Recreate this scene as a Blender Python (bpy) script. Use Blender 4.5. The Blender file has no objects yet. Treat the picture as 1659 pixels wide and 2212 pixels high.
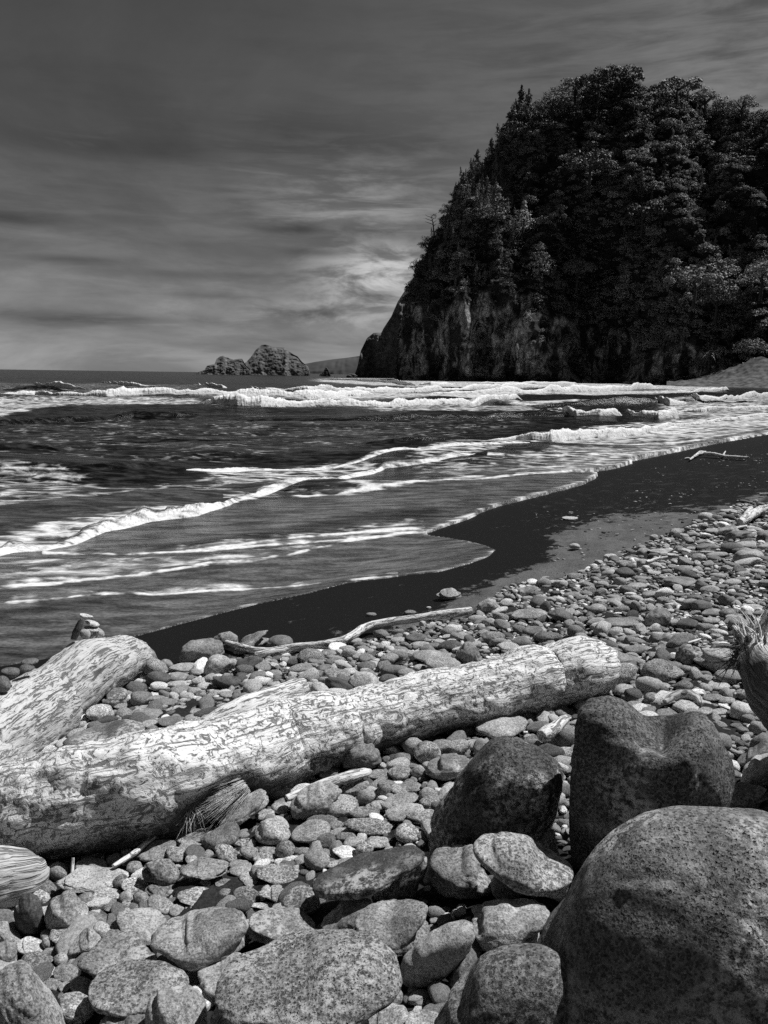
import bpy, math, random
import numpy as np
from mathutils import Matrix, Vector
random.seed(7); rng = np.random.default_rng(7)
C = bpy.context.scene
COL = C.collection

# ------------------------------------------------------------------ camera
EYE = 3.0                                   # metres above the sea
FPX = 1671.0                                # focal length on a 1659 x 2212 sheet
cd = bpy.data.cameras.new("camera"); cam = bpy.data.objects.new("camera", cd); COL.objects.link(cam)
C.camera = cam
cd.sensor_fit = 'VERTICAL'; cd.sensor_height = 36.0; cd.lens = 36.0 * FPX / 2212.0
cd.clip_start = 0.05; cd.clip_end = 30000
PITCH, ROLL = math.radians(10.1), math.radians(0.80)
M = Matrix.Translation((0, 0, EYE)) @ Matrix.Rotation(math.pi/2 - PITCH, 4, 'X') @ Matrix.Rotation(ROLL, 4, 'Z')
cam.matrix_world = M

# ------------------------------------------------------------------ sky, sun, exposure
SUN_AZ, SUN_EL = math.radians(66), math.radians(59)     # azimuth to the right of the view direction (+Y)
sd = (math.sin(SUN_AZ)*math.cos(SUN_EL), math.cos(SUN_AZ)*math.cos(SUN_EL), math.sin(SUN_EL))
W = bpy.data.worlds.new("World"); C.world = W; W.use_nodes = True
nt = W.node_tree; nt.nodes.clear()
def N(nt, typ, **kw):
    n = nt.nodes.new(typ)
    for k, v in kw.items():
        if k in n.inputs: n.inputs[k].default_value = v
        else: setattr(n, k, v)
    return n
def L(nt, a, b): nt.links.new(a, b)
def mth(nt, op, a, b=None, c=None, clamp=False):
    n = nt.nodes.new('ShaderNodeMath'); n.operation = op; n.use_clamp = clamp
    for i, v in enumerate((a, b, c)):
        if v is None: continue
        if isinstance(v, (int, float)): n.inputs[i].default_value = v
        else: nt.links.new(v, n.inputs[i])
    return n.outputs[0]
def sstep(nt, v, lo, hi, to0=0.0, to1=1.0):
    n = nt.nodes.new('ShaderNodeMapRange'); n.interpolation_type = 'SMOOTHSTEP'
    nt.links.new(v, n.inputs[0])
    for i, q in ((1, lo), (2, hi), (3, to0), (4, to1)):
        if isinstance(q, (int, float)): n.inputs[i].default_value = q
        else: nt.links.new(q, n.inputs[i])
    return n.outputs[0]
def noise(nt, vec, scale, detail=4, rough=0.55, dist=0.0):
    n = nt.nodes.new('ShaderNodeTexNoise'); n.inputs['Scale'].default_value = scale
    n.inputs['Detail'].default_value = detail; n.inputs['Roughness'].default_value = rough
    n.inputs['Distortion'].default_value = dist
    if vec is not None: nt.links.new(vec, n.inputs['Vector'])
    return n.outputs['Fac']
def vmath(nt, op, a, b):
    n = nt.nodes.new('ShaderNodeVectorMath'); n.operation = op
    for i, v in enumerate((a, b)):
        if isinstance(v, (tuple, list)): n.inputs[i].default_value = v
        elif v is not None: nt.links.new(v, n.inputs[i])
    return n.outputs[0]
sky = N(nt, 'ShaderNodeTexSky', sky_type='NISHITA', sun_disc=False, sun_elevation=SUN_EL, sun_rotation=SUN_AZ,
        altitude=0.0, air_density=1.0, dust_density=1.6, ozone_density=2.0)
sep = N(nt, 'ShaderNodeSeparateColor'); L(nt, sky.outputs[0], sep.inputs[0])
tc = N(nt, 'ShaderNodeTexCoord')
sx = N(nt, 'ShaderNodeSeparateXYZ'); L(nt, tc.outputs['Generated'], sx.inputs[0])
zc = mth(nt, 'MAXIMUM', sx.outputs['Z'], 0.0)
den = mth(nt, 'ADD', zc, 0.20)
px_, py_ = mth(nt, 'DIVIDE', sx.outputs['X'], den), mth(nt, 'DIVIDE', sx.outputs['Y'], den)
cv = N(nt, 'ShaderNodeCombineXYZ'); L(nt, px_, cv.inputs[0]); L(nt, py_, cv.inputs[1])
az = mth(nt, 'ARCTAN2', sx.outputs['X'], sx.outputs['Y']); el = mth(nt, 'ARCSINE', sx.outputs['Z'])
veil = noise(nt, cv.outputs[0], 0.85, 7, 0.60, 0.5)               # broad thin veils
streak = noise(nt, vmath(nt, 'MULTIPLY', cv.outputs[0], (0.75, 1.5, 1)), 1.5, 6, 0.6, 0.3)
cs = N(nt, 'ShaderNodeCombineXYZ'); L(nt, az, cs.inputs[0]); L(nt, mth(nt, 'MULTIPLY', el, 3.2), cs.inputs[1])
puff = noise(nt, cs.outputs[0], 9.0, 7, 0.62, 0.35); wisp = noise(nt, vmath(nt, 'MULTIPLY', cs.outputs[0], (1, 2.2, 1)), 7.0, 6, 0.62, 0.4)
# red-filtered monochrome sky: the red channel of the daylight sky, with the thin cloud deck thickening towards the horizon
base = mth(nt, 'MULTIPLY', sep.outputs[0], 0.17)
deck = mth(nt, 'DIVIDE', 0.17, mth(nt, 'ADD', zc, 0.17)); deck = mth(nt, 'POWER', deck, 1.35)
vm = mth(nt, 'MULTIPLY', mth(nt, 'ADD', mth(nt, 'MULTIPLY', sstep(nt, veil, 0.36, 0.72), 0.50), 0.46), deck)
veiled = mth(nt, 'ADD', base, mth(nt, 'MULTIPLY', vm, 3.2))
def cloud(a0, e0, wa, we):
    u = mth(nt, 'DIVIDE', mth(nt, 'SUBTRACT', az, a0), wa); v = mth(nt, 'DIVIDE', mth(nt, 'SUBTRACT', el, e0), we)
    return mth(nt, 'EXPONENT', mth(nt, 'MULTIPLY', mth(nt, 'ADD', mth(nt, 'MULTIPLY', u, u), mth(nt, 'MULTIPLY', v, v)), -1.0))
def cdir(x, y):
    d = M.to_3x3() @ Vector(((x-829.5)/FPX, -(y-1106)/FPX, -1.0)); d.normalize(); return math.atan2(d.x, d.y), math.asin(d.z)
# cumulus banks low in the east and a veil high up, then thin grey streaks in front of them
for (x, y, wa, we, amp, src, lo, hi) in ((845, 600, .085, .042, 4.6, puff, .40, .60), (770, 470, .13, .035, 1.3, wisp, .40, .66), (720, 385, .14, .05, .9, wisp, .38, .70), (640, 680, .16, .022, 1.4, puff, .42, .64),
        (1850, 250, .36, .20, 1.5, wisp, .25, .70), (300, 610, .22, .022, .5, wisp, .36, .66), (-300, 420, .3, .06, .5, wisp, .36, .7), (120, 760, .5, .018, .35, wisp, .3, .7), (2600, 560, .35, .05, 1.2, puff, .4, .64), (-1300, 600, .3, .05, 1.0, puff, .4, .64)):
    a0, e0 = cdir(x, y)
    veiled = mth(nt, 'ADD', veiled, mth(nt, 'MULTIPLY', mth(nt, 'MULTIPLY', cloud(a0, e0, wa, we), sstep(nt, src, lo, hi)), amp))
dark = mth(nt, 'MULTIPLY', sstep(nt, streak, 0.53, 0.68), 0.14)
for (x, y, wa, we, amp) in ((640, 495, .055, .0075, .40), (690, 545, .045, .006, .34), (165, 562, .075, .0065, .30), (420, 595, .13, .006, .22), (250, 690, .16, .0085, .28), (690, 676, .05, .0065, .34), (820, 640, .03, .013, .35), (10, 468, .05, .008, .35),
        (640, 300, .19, .03, .26), (300, 325, .15, .014, .20), (470, 640, .05, .004, .22), (520, 440, .10, .02, .2), (900, 510, .06, .012, .3)):
    a0, e0 = cdir(x, y)
    dark = mth(nt, 'ADD', dark, mth(nt, 'MULTIPLY', mth(nt, 'MULTIPLY', cloud(a0, e0, wa, we), sstep(nt, wisp, .26, .50)), amp*1.5))
fin = mth(nt, 'MULTIPLY', veiled, mth(nt, 'SUBTRACT', 1.0, mth(nt, 'MINIMUM', dark, 0.7)))
bg = N(nt, 'ShaderNodeBackground', Strength=0.10); L(nt, fin, bg.inputs['Color'])
wo = N(nt, 'ShaderNodeOutputWorld'); L(nt, bg.outputs[0], wo.inputs[0])

sl = bpy.data.lights.new("sun", 'SUN'); sun = bpy.data.objects.new("sun", sl); COL.objects.link(sun)
sl.energy = 5.0; sl.angle = math.radians(0.5); sl.color = (1, 1, 1)
sun.rotation_euler = Vector(sd).to_track_quat('Z', 'Y').to_euler()
sun.location = (30, 20, 60)
C.view_settings.view_transform = 'Standard'; C.view_settings.look = 'None'
C.view_settings.gamma = 1.0; C.view_settings.use_curve_mapping = False
C.view_settings.exposure = 0.0
C.render.engine = 'CYCLES'
C.cycles.use_denoising = False
C.cycles.max_bounces = 5; C.cycles.diffuse_bounces = 2; C.cycles.glossy_bounces = 3; C.cycles.volume_bounces = 0
C.cycles.transparent_max_bounces = 6
C.cycles.sample_clamp_direct = 6.0; C.cycles.sample_clamp_indirect = 3.0

# ------------------------------------------------------------------ helpers: geometry on the ground
R3 = np.array(M.to_3x3()); CAM = np.array([0, 0, EYE])
def ray(px, py):
    px = np.asarray(px, float); py = np.asarray(py, float)
    d = np.stack([(px-829.5)/FPX, -(py-1106)/FPX, -np.ones_like(px)], -1)
    d = d @ R3.T
    return d / np.linalg.norm(d, axis=-1, keepdims=True)
def project(P):
    q = (np.asarray(P) - CAM) @ R3
    w = np.maximum(-q[..., 2], 1e-6)
    return 829.5 + FPX*q[..., 0]/w, 1106 - FPX*q[..., 1]/w
def hsh(ix, iy, iz):
    h = (ix.astype(np.int64)*374761393 + iy.astype(np.int64)*668265263 + iz.astype(np.int64)*2147483647) & 0xffffffff
    h = ((h ^ (h >> 13))*1274126177) & 0xffffffff
    h = h ^ (h >> 16)
    return (h & 0xffff)/65535.0
def vnoise(P):
    P = np.asarray(P, float); i = np.floor(P); f = P - i; f = f*f*(3-2*f); i = i.astype(np.int64)
    r = 0
    for dx in (0, 1):
        wx = f[..., 0] if dx else 1-f[..., 0]
        for dy in (0, 1):
            wy = f[..., 1] if dy else 1-f[..., 1]
            for dz in (0, 1):
                wz = f[..., 2] if dz else 1-f[..., 2]
                r = r + wx*wy*wz*hsh(i[..., 0]+dx, i[..., 1]+dy, i[..., 2]+dz)
    return r*2-1
def fbm(P, o=4, g=0.5):
    P = np.asarray(P, float); a, r = 1.0, 0
    for k in range(o):
        r = r + a*vnoise(P*(2.03**k) + 17.3*k); a *= g
    return r
def sm(x, a, b):
    t = np.clip((np.asarray(x, float)-a)/(b-a), 0, 1); return t*t*(3-2*t)
P0 = np.array([-3.0, 8.6]); NL = np.array([0.803, -0.596])        # a point on the waterline, and the way inland
def sdist(x, y): return (x-P0[0])*NL[0] + (y-P0[1])*NL[1]
def terr(x, y):
    s = sdist(np.asarray(x, float), np.asarray(y, float))
    h = np.where(s < 0, np.maximum(0.07*s, -3.0), np.interp(s, [0, 2, 4, 6, 7.5, 10, 14, 40, 400], [0, .30, .68, 1.06, 1.32, 1.55, 1.75, 2.2, 6.0]))
    return h
def hit(px, py, water=False):
    """the points where sight lines through a sheet position meet the beach (or the sea surface)"""
    d = ray(px, py); lo = np.full(d.shape[:-1], 0.3); hi = np.full(d.shape[:-1], 9000.0)
    ts = np.geomspace(0.4, 9000, 260); found = np.zeros(d.shape[:-1], bool); a = lo.copy(); b = hi.copy()
    prev = ts[0]
    for t in ts[1:]:
        p = CAM + d*t; g = terr(p[..., 0], p[..., 1]);
        if water: g = np.maximum(g, 0.0)
        below = (p[..., 2] < g) & ~found
        a = np.where(below, prev, a); b = np.where(below, t, b); found |= below; prev = t
    for _ in range(30):
        m = (a+b)/2; p = CAM + d*m[..., None]; g = terr(p[..., 0], p[..., 1])
        if water: g = np.maximum(g, 0.0)
        below = p[..., 2] < g
        b = np.where(below, m, b); a = np.where(below, a, m)
    return CAM + d*((a+b)/2)[..., None]
def rest(px, py, rpx, k=0.8, lift=0.0):
    """distance along the sight line at which a body of half-height rpx stands on the beach"""
    d = ray(px, py); prev = 0.5
    for t in np.geomspace(0.5, 400, 600):
        p = CAM + d*t
        if p[2] - float(terr(p[0], p[1])) - lift < k*rpx*t/FPX: break
        prev = t
    a, b = prev, t
    for _ in range(25):
        m = (a+b)/2; p = CAM + d*m
        if p[2] - float(terr(p[0], p[1])) - lift < k*rpx*m/FPX: b = m
        else: a = m
    return a

# ------------------------------------------------------------------ helpers: objects
def mesh_np(name, V, F, smooth=True):
    me = bpy.data.meshes.new(name)
    V = np.asarray(V, np.float32); F = np.asarray(F, np.int32)
    n = F.shape[1]
    me.vertices.add(len(V)); me.vertices.foreach_set('co', V.ravel())
    me.loops.add(F.size); me.loops.foreach_set('vertex_index', F.ravel())
    me.polygons.add(len(F)); me.polygons.foreach_set('loop_start', np.arange(0, F.size, n, dtype=np.int32))
    me.polygons.foreach_set('loop_total', np.full(len(F), n, np.int32))
    me.update(calc_edges=True); me.validate()
    if smooth: me.polygons.foreach_set('use_smooth', np.ones(len(me.polygons), bool))
    return me
def attr(me, name, data, typ='FLOAT'):
    a = me.attributes.new(name, typ, 'POINT')
    a.data.foreach_set('value' if typ == 'FLOAT' else 'vector', np.asarray(data, np.float32).ravel())
def obj(name, me, mat, parent=None, loc=(0, 0, 0)):
    o = bpy.data.objects.new(name, me); COL.objects.link(o); o.location = loc
    if me is not None and mat is not None and not me.materials: me.materials.append(mat)
    if parent is not None: o.parent = parent
    return o
def tag(o, label=None, cat=None, group=None, kind=None):
    if label: o['label'] = label
    if cat: o['category'] = cat
    if group: o['group'] = group
    if kind: o['kind'] = kind
    return o
def grid_faces(nr, nc, wrap=False):
    i = np.arange(nr-1)[:, None]*nc; c = nc if wrap else nc-1
    j = np.arange(c)[None, :]; j2 = (j+1) % nc
    return np.stack([(i+j), (i+j2), (i+nc+j2), (i+nc+j)], -1).reshape(-1, 4)
def ico(level):
    import bmesh
    bm = bmesh.new(); bmesh.ops.create_icosphere(bm, subdivisions=level, radius=1.0)
    V = np.array([v.co[:] for v in bm.verts]); F = np.array([[v.index for v in f.verts] for f in bm.faces]); bm.free()
    return V, F
ICO = {k: ico(k) for k in (2, 3, 4, 5, 6)}

# ------------------------------------------------------------------ materials
def new_mat(name):
    m = bpy.data.materials.new(name); m.use_nodes = True; t = m.node_tree; t.nodes.clear()
    b = N(t, 'ShaderNodeBsdfPrincipled'); o = N(t, 'ShaderNodeOutputMaterial'); L(t, b.outputs[0], o.inputs[0])
    return m, t, b
def bump(t, h, strength, dist, prev=None):
    n = N(t, 'ShaderNodeBump'); n.inputs['Strength'].default_value = strength; n.inputs['Distance'].default_value = dist
    L(t, h, n.inputs['Height'])
    if prev is not None: L(t, prev, n.inputs['Normal'])
    return n.outputs[0]
def at(t, name, typ='GEOMETRY'):
    n = N(t, 'ShaderNodeAttribute'); n.attribute_name = name; n.attribute_type = typ
    return n
def stone_material(name, typ, scale=1.0, lichen=0.0):
    m, t, b = new_mat(name)
    tc = N(t, 'ShaderNodeTexCoord'); oi = N(t, 'ShaderNodeObjectInfo')
    off = N(t, 'ShaderNodeCombineXYZ'); L(t, mth(t, 'MULTIPLY', oi.outputs['Random'], 37.0), off.inputs[0]); L(t, mth(t, 'MULTIPLY', oi.outputs['Random'], 91.0), off.inputs[2])
    vec = vmath(t, 'ADD', tc.outputs['Object'], off.outputs[0])
    tone = at(t, 'tone', typ).outputs['Fac']; pit = at(t, 'pit', typ).outputs['Fac']
    n1 = noise(t, vec, 6.0*scale, 5, 0.6); n2 = noise(t, vec, 150.0*scale, 3, 0.7); n3 = noise(t, vec, 9*scale, 3, 0.5)
    n4 = noise(t, vec, 58.0*scale, 5, 0.72, 0.3)
    vo = N(t, 'ShaderNodeTexVoronoi', Scale=105.0*scale); L(t, vmath(t, 'ADD', vec, vmath(t, 'MULTIPLY', N(t, 'ShaderNodeTexNoise', Scale=90.0*scale).outputs['Color'], (.012, .012, .012))), vo.inputs['Vector'])
    sc3 = N(t, 'ShaderNodeSeparateColor'); L(t, vo.outputs['Color'], sc3.inputs[0])
    rad = mth(t, 'MULTIPLY', mth(t, 'MULTIPLY', mth(t, 'ADD', 0.12, mth(t, 'MULTIPLY', sc3.outputs[0], 0.46)), mth(t, 'ADD', 0.6, mth(t, 'MULTIPLY', pit, 0.7))), sstep(t, n3, 0.22, 0.60, 0.55, 1.0))
    wm = mth(t, 'MULTIPLY', sstep(t, vo.outputs['Distance'], mth(t, 'MULTIPLY', rad, .7), mth(t, 'MULTIPLY', rad, 1.25), 1.0, 0.0), mth(t, 'ADD', 0.15, mth(t, 'MULTIPLY', pit, 0.85)))
    vo2 = N(t, 'ShaderNodeTexVoronoi', Scale=27.0*scale); L(t, vec, vo2.inputs['Vector'])
    pm2 = mth(t, 'MULTIPLY', sstep(t, vo2.outputs['Distance'], 0.10, 0.22, 1.0, 0.0), mth(t, 'MULTIPLY', pit, sstep(t, n1, 0.50, 0.60)))
    pm = mth(t, 'MAXIMUM', wm, pm2)
    k = mth(t, 'MULTIPLY', sstep(t, n1, 0.25, 0.75, 0.60, 1.40), sstep(t, n2, 0.28, 0.72, 0.50, 1.50))
    k = mth(t, 'MULTIPLY', k, sstep(t, n4, 0.28, 0.72, 0.62, 1.38))
    k = mth(t, 'MULTIPLY', k, mth(t, 'SUBTRACT', 1.15, mth(t, 'MULTIPLY', pm, 0.75)))
    col = mth(t, 'MULTIPLY', mth(t, 'MULTIPLY', tone, 1.12 if lichen else 1.36), k)
    if lichen:
        l1 = noise(t, vec, 3.4, 2, 0.5); l2 = noise(t, vec, 42, 4, 0.7)
        lm = mth(t, 'MULTIPLY', sstep(t, l1, 0.48, 0.60), sstep(t, l2, 0.44, 0.58))
        l3 = mth(t, 'MULTIPLY', sstep(t, noise(t, vmath(t, 'ADD', vec, (5, 3, 1)), 13, 2, 0.5), 0.70, 0.74), sstep(t, l2, 0.42, 0.52))
        lm = mth(t, 'MULTIPLY', mth(t, 'MAXIMUM', lm, l3), lichen)
        col = mth(t, 'ADD', mth(t, 'MULTIPLY', col, mth(t, 'SUBTRACT', 1.0, lm)), mth(t, 'MULTIPLY', lm, 0.46))
    L(t, col, b.inputs['Base Color'])
    b.inputs['Roughness'].default_value = 0.82; b.inputs['Specular IOR Level'].default_value = 0.25
    hgt = mth(t, 'SUBTRACT', mth(t, 'ADD', mth(t, 'MULTIPLY', n2, 0.55), n4), mth(t, 'MULTIPLY', pm, 1.5))
    L(t, bump(t, hgt, 0.8, 0.005/scale), b.inputs['Normal'])
    return m
MAT_BOULDER = stone_material('basalt_boulder', 'OBJECT', 1.0, 0.9)
MAT_COBBLE = stone_material('basalt_cobble', 'OBJECT', 1.25, 0.0)
MAT_PEBBLE = stone_material('basalt_pebble', 'INSTANCER', 1.3, 0.0)

def sand_material():
    m, t, b = new_mat('black_sand')
    g = N(t, 'ShaderNodeNewGeometry'); P = g.outputs['Position']
    dry = at(t, 'dry').outputs['Fac']; rough = at(t, 'rough').outputs['Fac']
    n = noise(t, P, 9, 5, 0.6); n2 = noise(t, P, 55, 4, 0.6); n3 = noise(t, vmath(t, 'MULTIPLY', P, (1, 0.45, 1)), 3.0, 5, 0.65)
    nd = noise(t, vmath(t, 'MULTIPLY', P, (1, 0.7, 1)), 3.0, 8, 0.72)
    d = sstep(t, mth(t, 'ADD', dry, mth(t, 'MULTIPLY', mth(t, 'SUBTRACT', nd, 0.5), 3.0)), 0.40, 0.60)
    drycol = mth(t, 'MULTIPLY', sstep(t, n2, 0.25, 0.75, 0.075, 0.155), sstep(t, n3, 0.3, 0.7, 0.75, 1.15))
    spots = sstep(t, n3, 0.52, 0.70)
    wet = mth(t, 'ADD', 0.008, mth(t, 'MULTIPLY', mth(t, 'MULTIPLY', rough, spots), 0.02))
    col = mth(t, 'ADD', mth(t, 'MULTIPLY', wet, mth(t, 'SUBTRACT', 1.0, d)), mth(t, 'MULTIPLY', drycol, d))
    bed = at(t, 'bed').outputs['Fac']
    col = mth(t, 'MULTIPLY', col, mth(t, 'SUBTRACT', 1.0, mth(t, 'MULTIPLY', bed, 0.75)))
    L(t, col, b.inputs['Base Color'])
    L(t, sstep(t, d, 0, 1, 0.62, 0.95), b.inputs['Roughness']); b.inputs['Specular IOR Level'].default_value = 0.06
    h = mth(t, 'MULTIPLY', mth(t, 'ADD', n2, mth(t, 'MULTIPLY', n, 2.0)), mth(t, 'ADD', 0.10, mth(t, 'MAXIMUM', d, rough)))
    L(t, bump(t, h, 0.7, 0.02), b.inputs['Normal'])
    return m
MAT_SAND = sand_material()

def water_material():
    m, t, b = new_mat('sea_water')
    g = N(t, 'ShaderNodeNewGeometry'); P = g.outputs['Position']
    foam = at(t, 'foam').outputs['Fac']; shal = at(t, 'shallow').outputs['Fac']
    Q = vmath(t, 'MULTIPLY', P, (0.55, 1.0, 1.0))
    n = noise(t, Q, 2.6, 9, 0.70, 0.8); nb = noise(t, Q, 0.5, 4, 0.6, 0.4)
    wp = vmath(t, 'ADD', vmath(t, 'MULTIPLY', P, (0.5, 1.1, 1.0)), vmath(t, 'MULTIPLY', N(t, 'ShaderNodeTexNoise', Scale=2.2, Detail=5.0).outputs['Color'], (.9, .9, 0)))
    cells = N(t, 'ShaderNodeTexVoronoi', Scale=1.7, feature='DISTANCE_TO_EDGE'); L(t, wp, cells.inputs['Vector'])
    web = sstep(t, cells.outputs['Distance'], 0.0, 0.30, 1.0, 0.0)
    pat = mth(t, 'ADD', mth(t, 'MULTIPLY', sstep(t, n, 0.22, 0.78), 0.52), mth(t, 'ADD', mth(t, 'MULTIPLY', web, 0.26), mth(t, 'MULTIPLY', sstep(t, nb, 0.25, 0.75), 0.22)))
    inv = mth(t, 'SUBTRACT', 1.0, foam)
    F = sstep(t, pat, mth(t, 'SUBTRACT', inv, 0.14), mth(t, 'ADD', inv, 0.36))
    F = mth(t, 'MULTIPLY', F, sstep(t, foam, 0.02, 0.15))
    ns = noise(t, vmath(t, 'MULTIPLY', P, (0.35, 1, 1)), 3.5, 6, 0.65, 0.3)
    fine = noise(t, vmath(t, 'MULTIPLY', P, (0.6, 1, 1)), 26, 3, 0.6)
    wcol = mth(t, 'ADD', sstep(t, ns, 0.42, 0.72, 0.003, 0.050), mth(t, 'MULTIPLY', shal, mth(t, 'MULTIPLY', sstep(t, ns, 0.3, 0.7, 0.025, 0.12), sstep(t, fine, 0.3, 0.7, 0.6, 1.4))))
    fcol = sstep(t, noise(t, P, 9, 5, 0.7), 0.3, 0.62, 0.55, 0.80)
    col = mth(t, 'ADD', mth(t, 'MULTIPLY', wcol, mth(t, 'SUBTRACT', 1.0, F)), mth(t, 'MULTIPLY', fcol, F))
    L(t, col, b.inputs['Base Color'])
    L(t, mth(t, 'ADD', 0.24, mth(t, 'MULTIPLY', F, 0.6)), b.inputs['Roughness'])
    b.inputs['IOR'].default_value = 1.33; b.inputs['Specular IOR Level'].default_value = 0.16
    rip = noise(t, vmath(t, 'MULTIPLY', P, (0.45, 1.0, 1.0)), 0.9, 7, 0.62, 0.3)
    rip2 = noise(t, vmath(t, 'MULTIPLY', P, (0.5, 1.0, 1.0)), 5.0, 5, 0.6, 0.2)
    bb = bump(t, rip, 1.0, 0.24)
    bb = bump(t, rip2, 0.7, 0.035, bb)
    L(t, bb, b.inputs['Normal'])
    return m
MAT_WATER = water_material()

def wood_material(name, pale, dark, crack=0.035, fx=1.0, under=1.0):
    """weathered wood: meandering dark cracks over pale grain, in log coordinates (metres along, around)"""
    m, t, b = new_mat(name)
    lc = at(t, 'grain').outputs['Vector']
    wob = vmath(t, 'MULTIPLY', N(t, 'ShaderNodeTexNoise', Scale=9.0).outputs['Color'], (0.06, 0.06, 0.06))
    L(t, lc, wob.node.inputs[0].links[0].from_node.inputs['Vector'])
    V = vmath(t, 'ADD', lc, wob)
    a = noise(t, vmath(t, 'MULTIPLY', V, (0.55*fx, 1.5, 1.5)), 9, 5, 0.62, 0.8)
    c = noise(t, vmath(t, 'MULTIPLY', V, (1.6*fx, 0.9, 0.9)), 23, 4, 0.68, 0.9)
    big = noise(t, vmath(t, 'MULTIPLY', lc, (0.7, 1, 1)), 3.2, 4, 0.6, 0.5)
    a2 = noise(t, vmath(t, 'MULTIPLY', V, (0.30*max(fx, .5), 3.0, 3.0)), 13, 5, 0.66, 0.5)
    r1 = sstep(t, a2, 0.37, 0.43+crack, 1.0, 0.0)
    r2 = sstep(t, c, 0.37, 0.45+crack*.6, 0.9, 0.0)
    ck = mth(t, 'MULTIPLY', mth(t, 'MAXIMUM', r1, r2), sstep(t, big, 0.25, 0.6, 0.45, 1.0))
    rot_shade_fac = at(t, 'rot_shade').outputs['Fac']              # rot, plus the log's shade painted dark on near and lower sides
    bk = sstep(t, mth(t, 'ADD', mth(t, 'MULTIPLY', mth(t, 'SUBTRACT', c, 0.5), 2.2), mth(t, 'ADD', mth(t, 'SUBTRACT', big, 0.5), rot_shade_fac)), 0.35, 0.75)
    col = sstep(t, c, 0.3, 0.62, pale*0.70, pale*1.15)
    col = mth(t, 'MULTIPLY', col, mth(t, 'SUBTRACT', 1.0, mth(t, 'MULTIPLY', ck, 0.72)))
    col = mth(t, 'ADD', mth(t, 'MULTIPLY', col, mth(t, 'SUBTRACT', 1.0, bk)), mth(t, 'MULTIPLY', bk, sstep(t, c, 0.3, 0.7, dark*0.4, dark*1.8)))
    L(t, col, b.inputs['Base Color']); b.inputs['Roughness'].default_value = 0.85; b.inputs['Specular IOR Level'].default_value = 0.2
    h = mth(t, 'SUBTRACT', mth(t, 'ADD', mth(t, 'MULTIPLY', a, 0.8), mth(t, 'MULTIPLY', c, 0.6)), mth(t, 'ADD', mth(t, 'MULTIPLY', ck, 0.7), mth(t, 'MULTIPLY', bk, 0.3)))
    L(t, bump(t, h, 0.9, 0.014), b.inputs['Normal'])
    return m
MAT_LOG = wood_material('silvered_bark', 0.72, 0.05, 0.022)
MAT_SHEATH = wood_material('dry_sheath', 0.50, 0.05, 0.016, 0.16)
MAT_STICK = wood_material('bleached_wood', 0.66, 0.10, 0.016, 0.18)
def plain(name, v, rough=0.9, scale=30, var=0.4):
    m, t, b = new_mat(name)
    tc = N(t, 'ShaderNodeTexCoord'); n = noise(t, tc.outputs['Object'], scale, 4, 0.6)
    L(t, sstep(t, n, 0.3, 0.7, v*(1-var), v*(1+var)), b.inputs['Base Color']); b.inputs['Roughness'].default_value = rough
    b.inputs['Specular IOR Level'].default_value = 0.2
    return m
MAT_FIBRE = plain('dry_fibre', 0.6); MAT_FIBRE_DARK = plain('old_fibre', 0.10)
def leaf_material(name, v):
    m, t, b = new_mat(name)
    oi = N(t, 'ShaderNodeObjectInfo'); g = N(t, 'ShaderNodeNewGeometry')
    n = noise(t, g.outputs['Position'], 0.09, 4, 0.6)
    k = mth(t, 'MULTIPLY', sstep(t, oi.outputs['Random'], 0, 1, 0.6, 1.35), sstep(t, n, 0.3, 0.7, 0.7, 1.3))
    L(t, mth(t, 'MULTIPLY', k, v), b.inputs['Base Color']); b.inputs['Roughness'].default_value = 0.6
    b.inputs['Specular IOR Level'].default_value = 0.25
    return m
MAT_LEAF = leaf_material('leaf', 0.135); MAT_LEAF_DARK = leaf_material('leaf_dark', 0.082); MAT_LEAF_PALE = leaf_material('leaf_pale', 0.20)
MAT_TRUNK = plain('bark', 0.035, 0.9, 2)
def rock_material(name, v, sc=0.12, contrast=1.0, bstr=1.0):
    m, t, b = new_mat(name)
    g = N(t, 'ShaderNodeNewGeometry'); P = g.outputs['Position']
    n = noise(t, vmath(t, 'MULTIPLY', P, (1, 1, 0.55)), sc, 7, 0.68, 0.6); n2 = noise(t, vmath(t, 'MULTIPLY', P, (0.6, 0.6, 1.6)), sc*4, 5, 0.65)
    k = mth(t, 'MULTIPLY', sstep(t, n, 0.36, 0.66, 1-0.78*contrast, 1+0.75*contrast), sstep(t, n2, 0.3, 0.7, 0.5, 1.5))
    veg = at(t, 'veg').outputs['Fac']
    col = mth(t, 'MULTIPLY', k, v)
    col = mth(t, 'ADD', mth(t, 'MULTIPLY', col, mth(t, 'SUBTRACT', 1.0, veg)), mth(t, 'MULTIPLY', veg, 0.016))
    L(t, col, b.inputs['Base Color']); b.inputs['Roughness'].default_value = 0.9; b.inputs['Specular IOR Level'].default_value = 0.2
    L(t, bump(t, mth(t, 'ADD', n, mth(t, 'MULTIPLY', n2, 0.4)), min(bstr, 1), 0.07*max(bstr, 1)/sc), b.inputs['Normal'])
    return m
MAT_CLIFF = rock_material('cliff_rock', 0.23, 0.26, 1.2, 2.2); MAT_STACK = rock_material('stack_rock', 0.125, 0.06, 0.5, 0.35)

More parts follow.
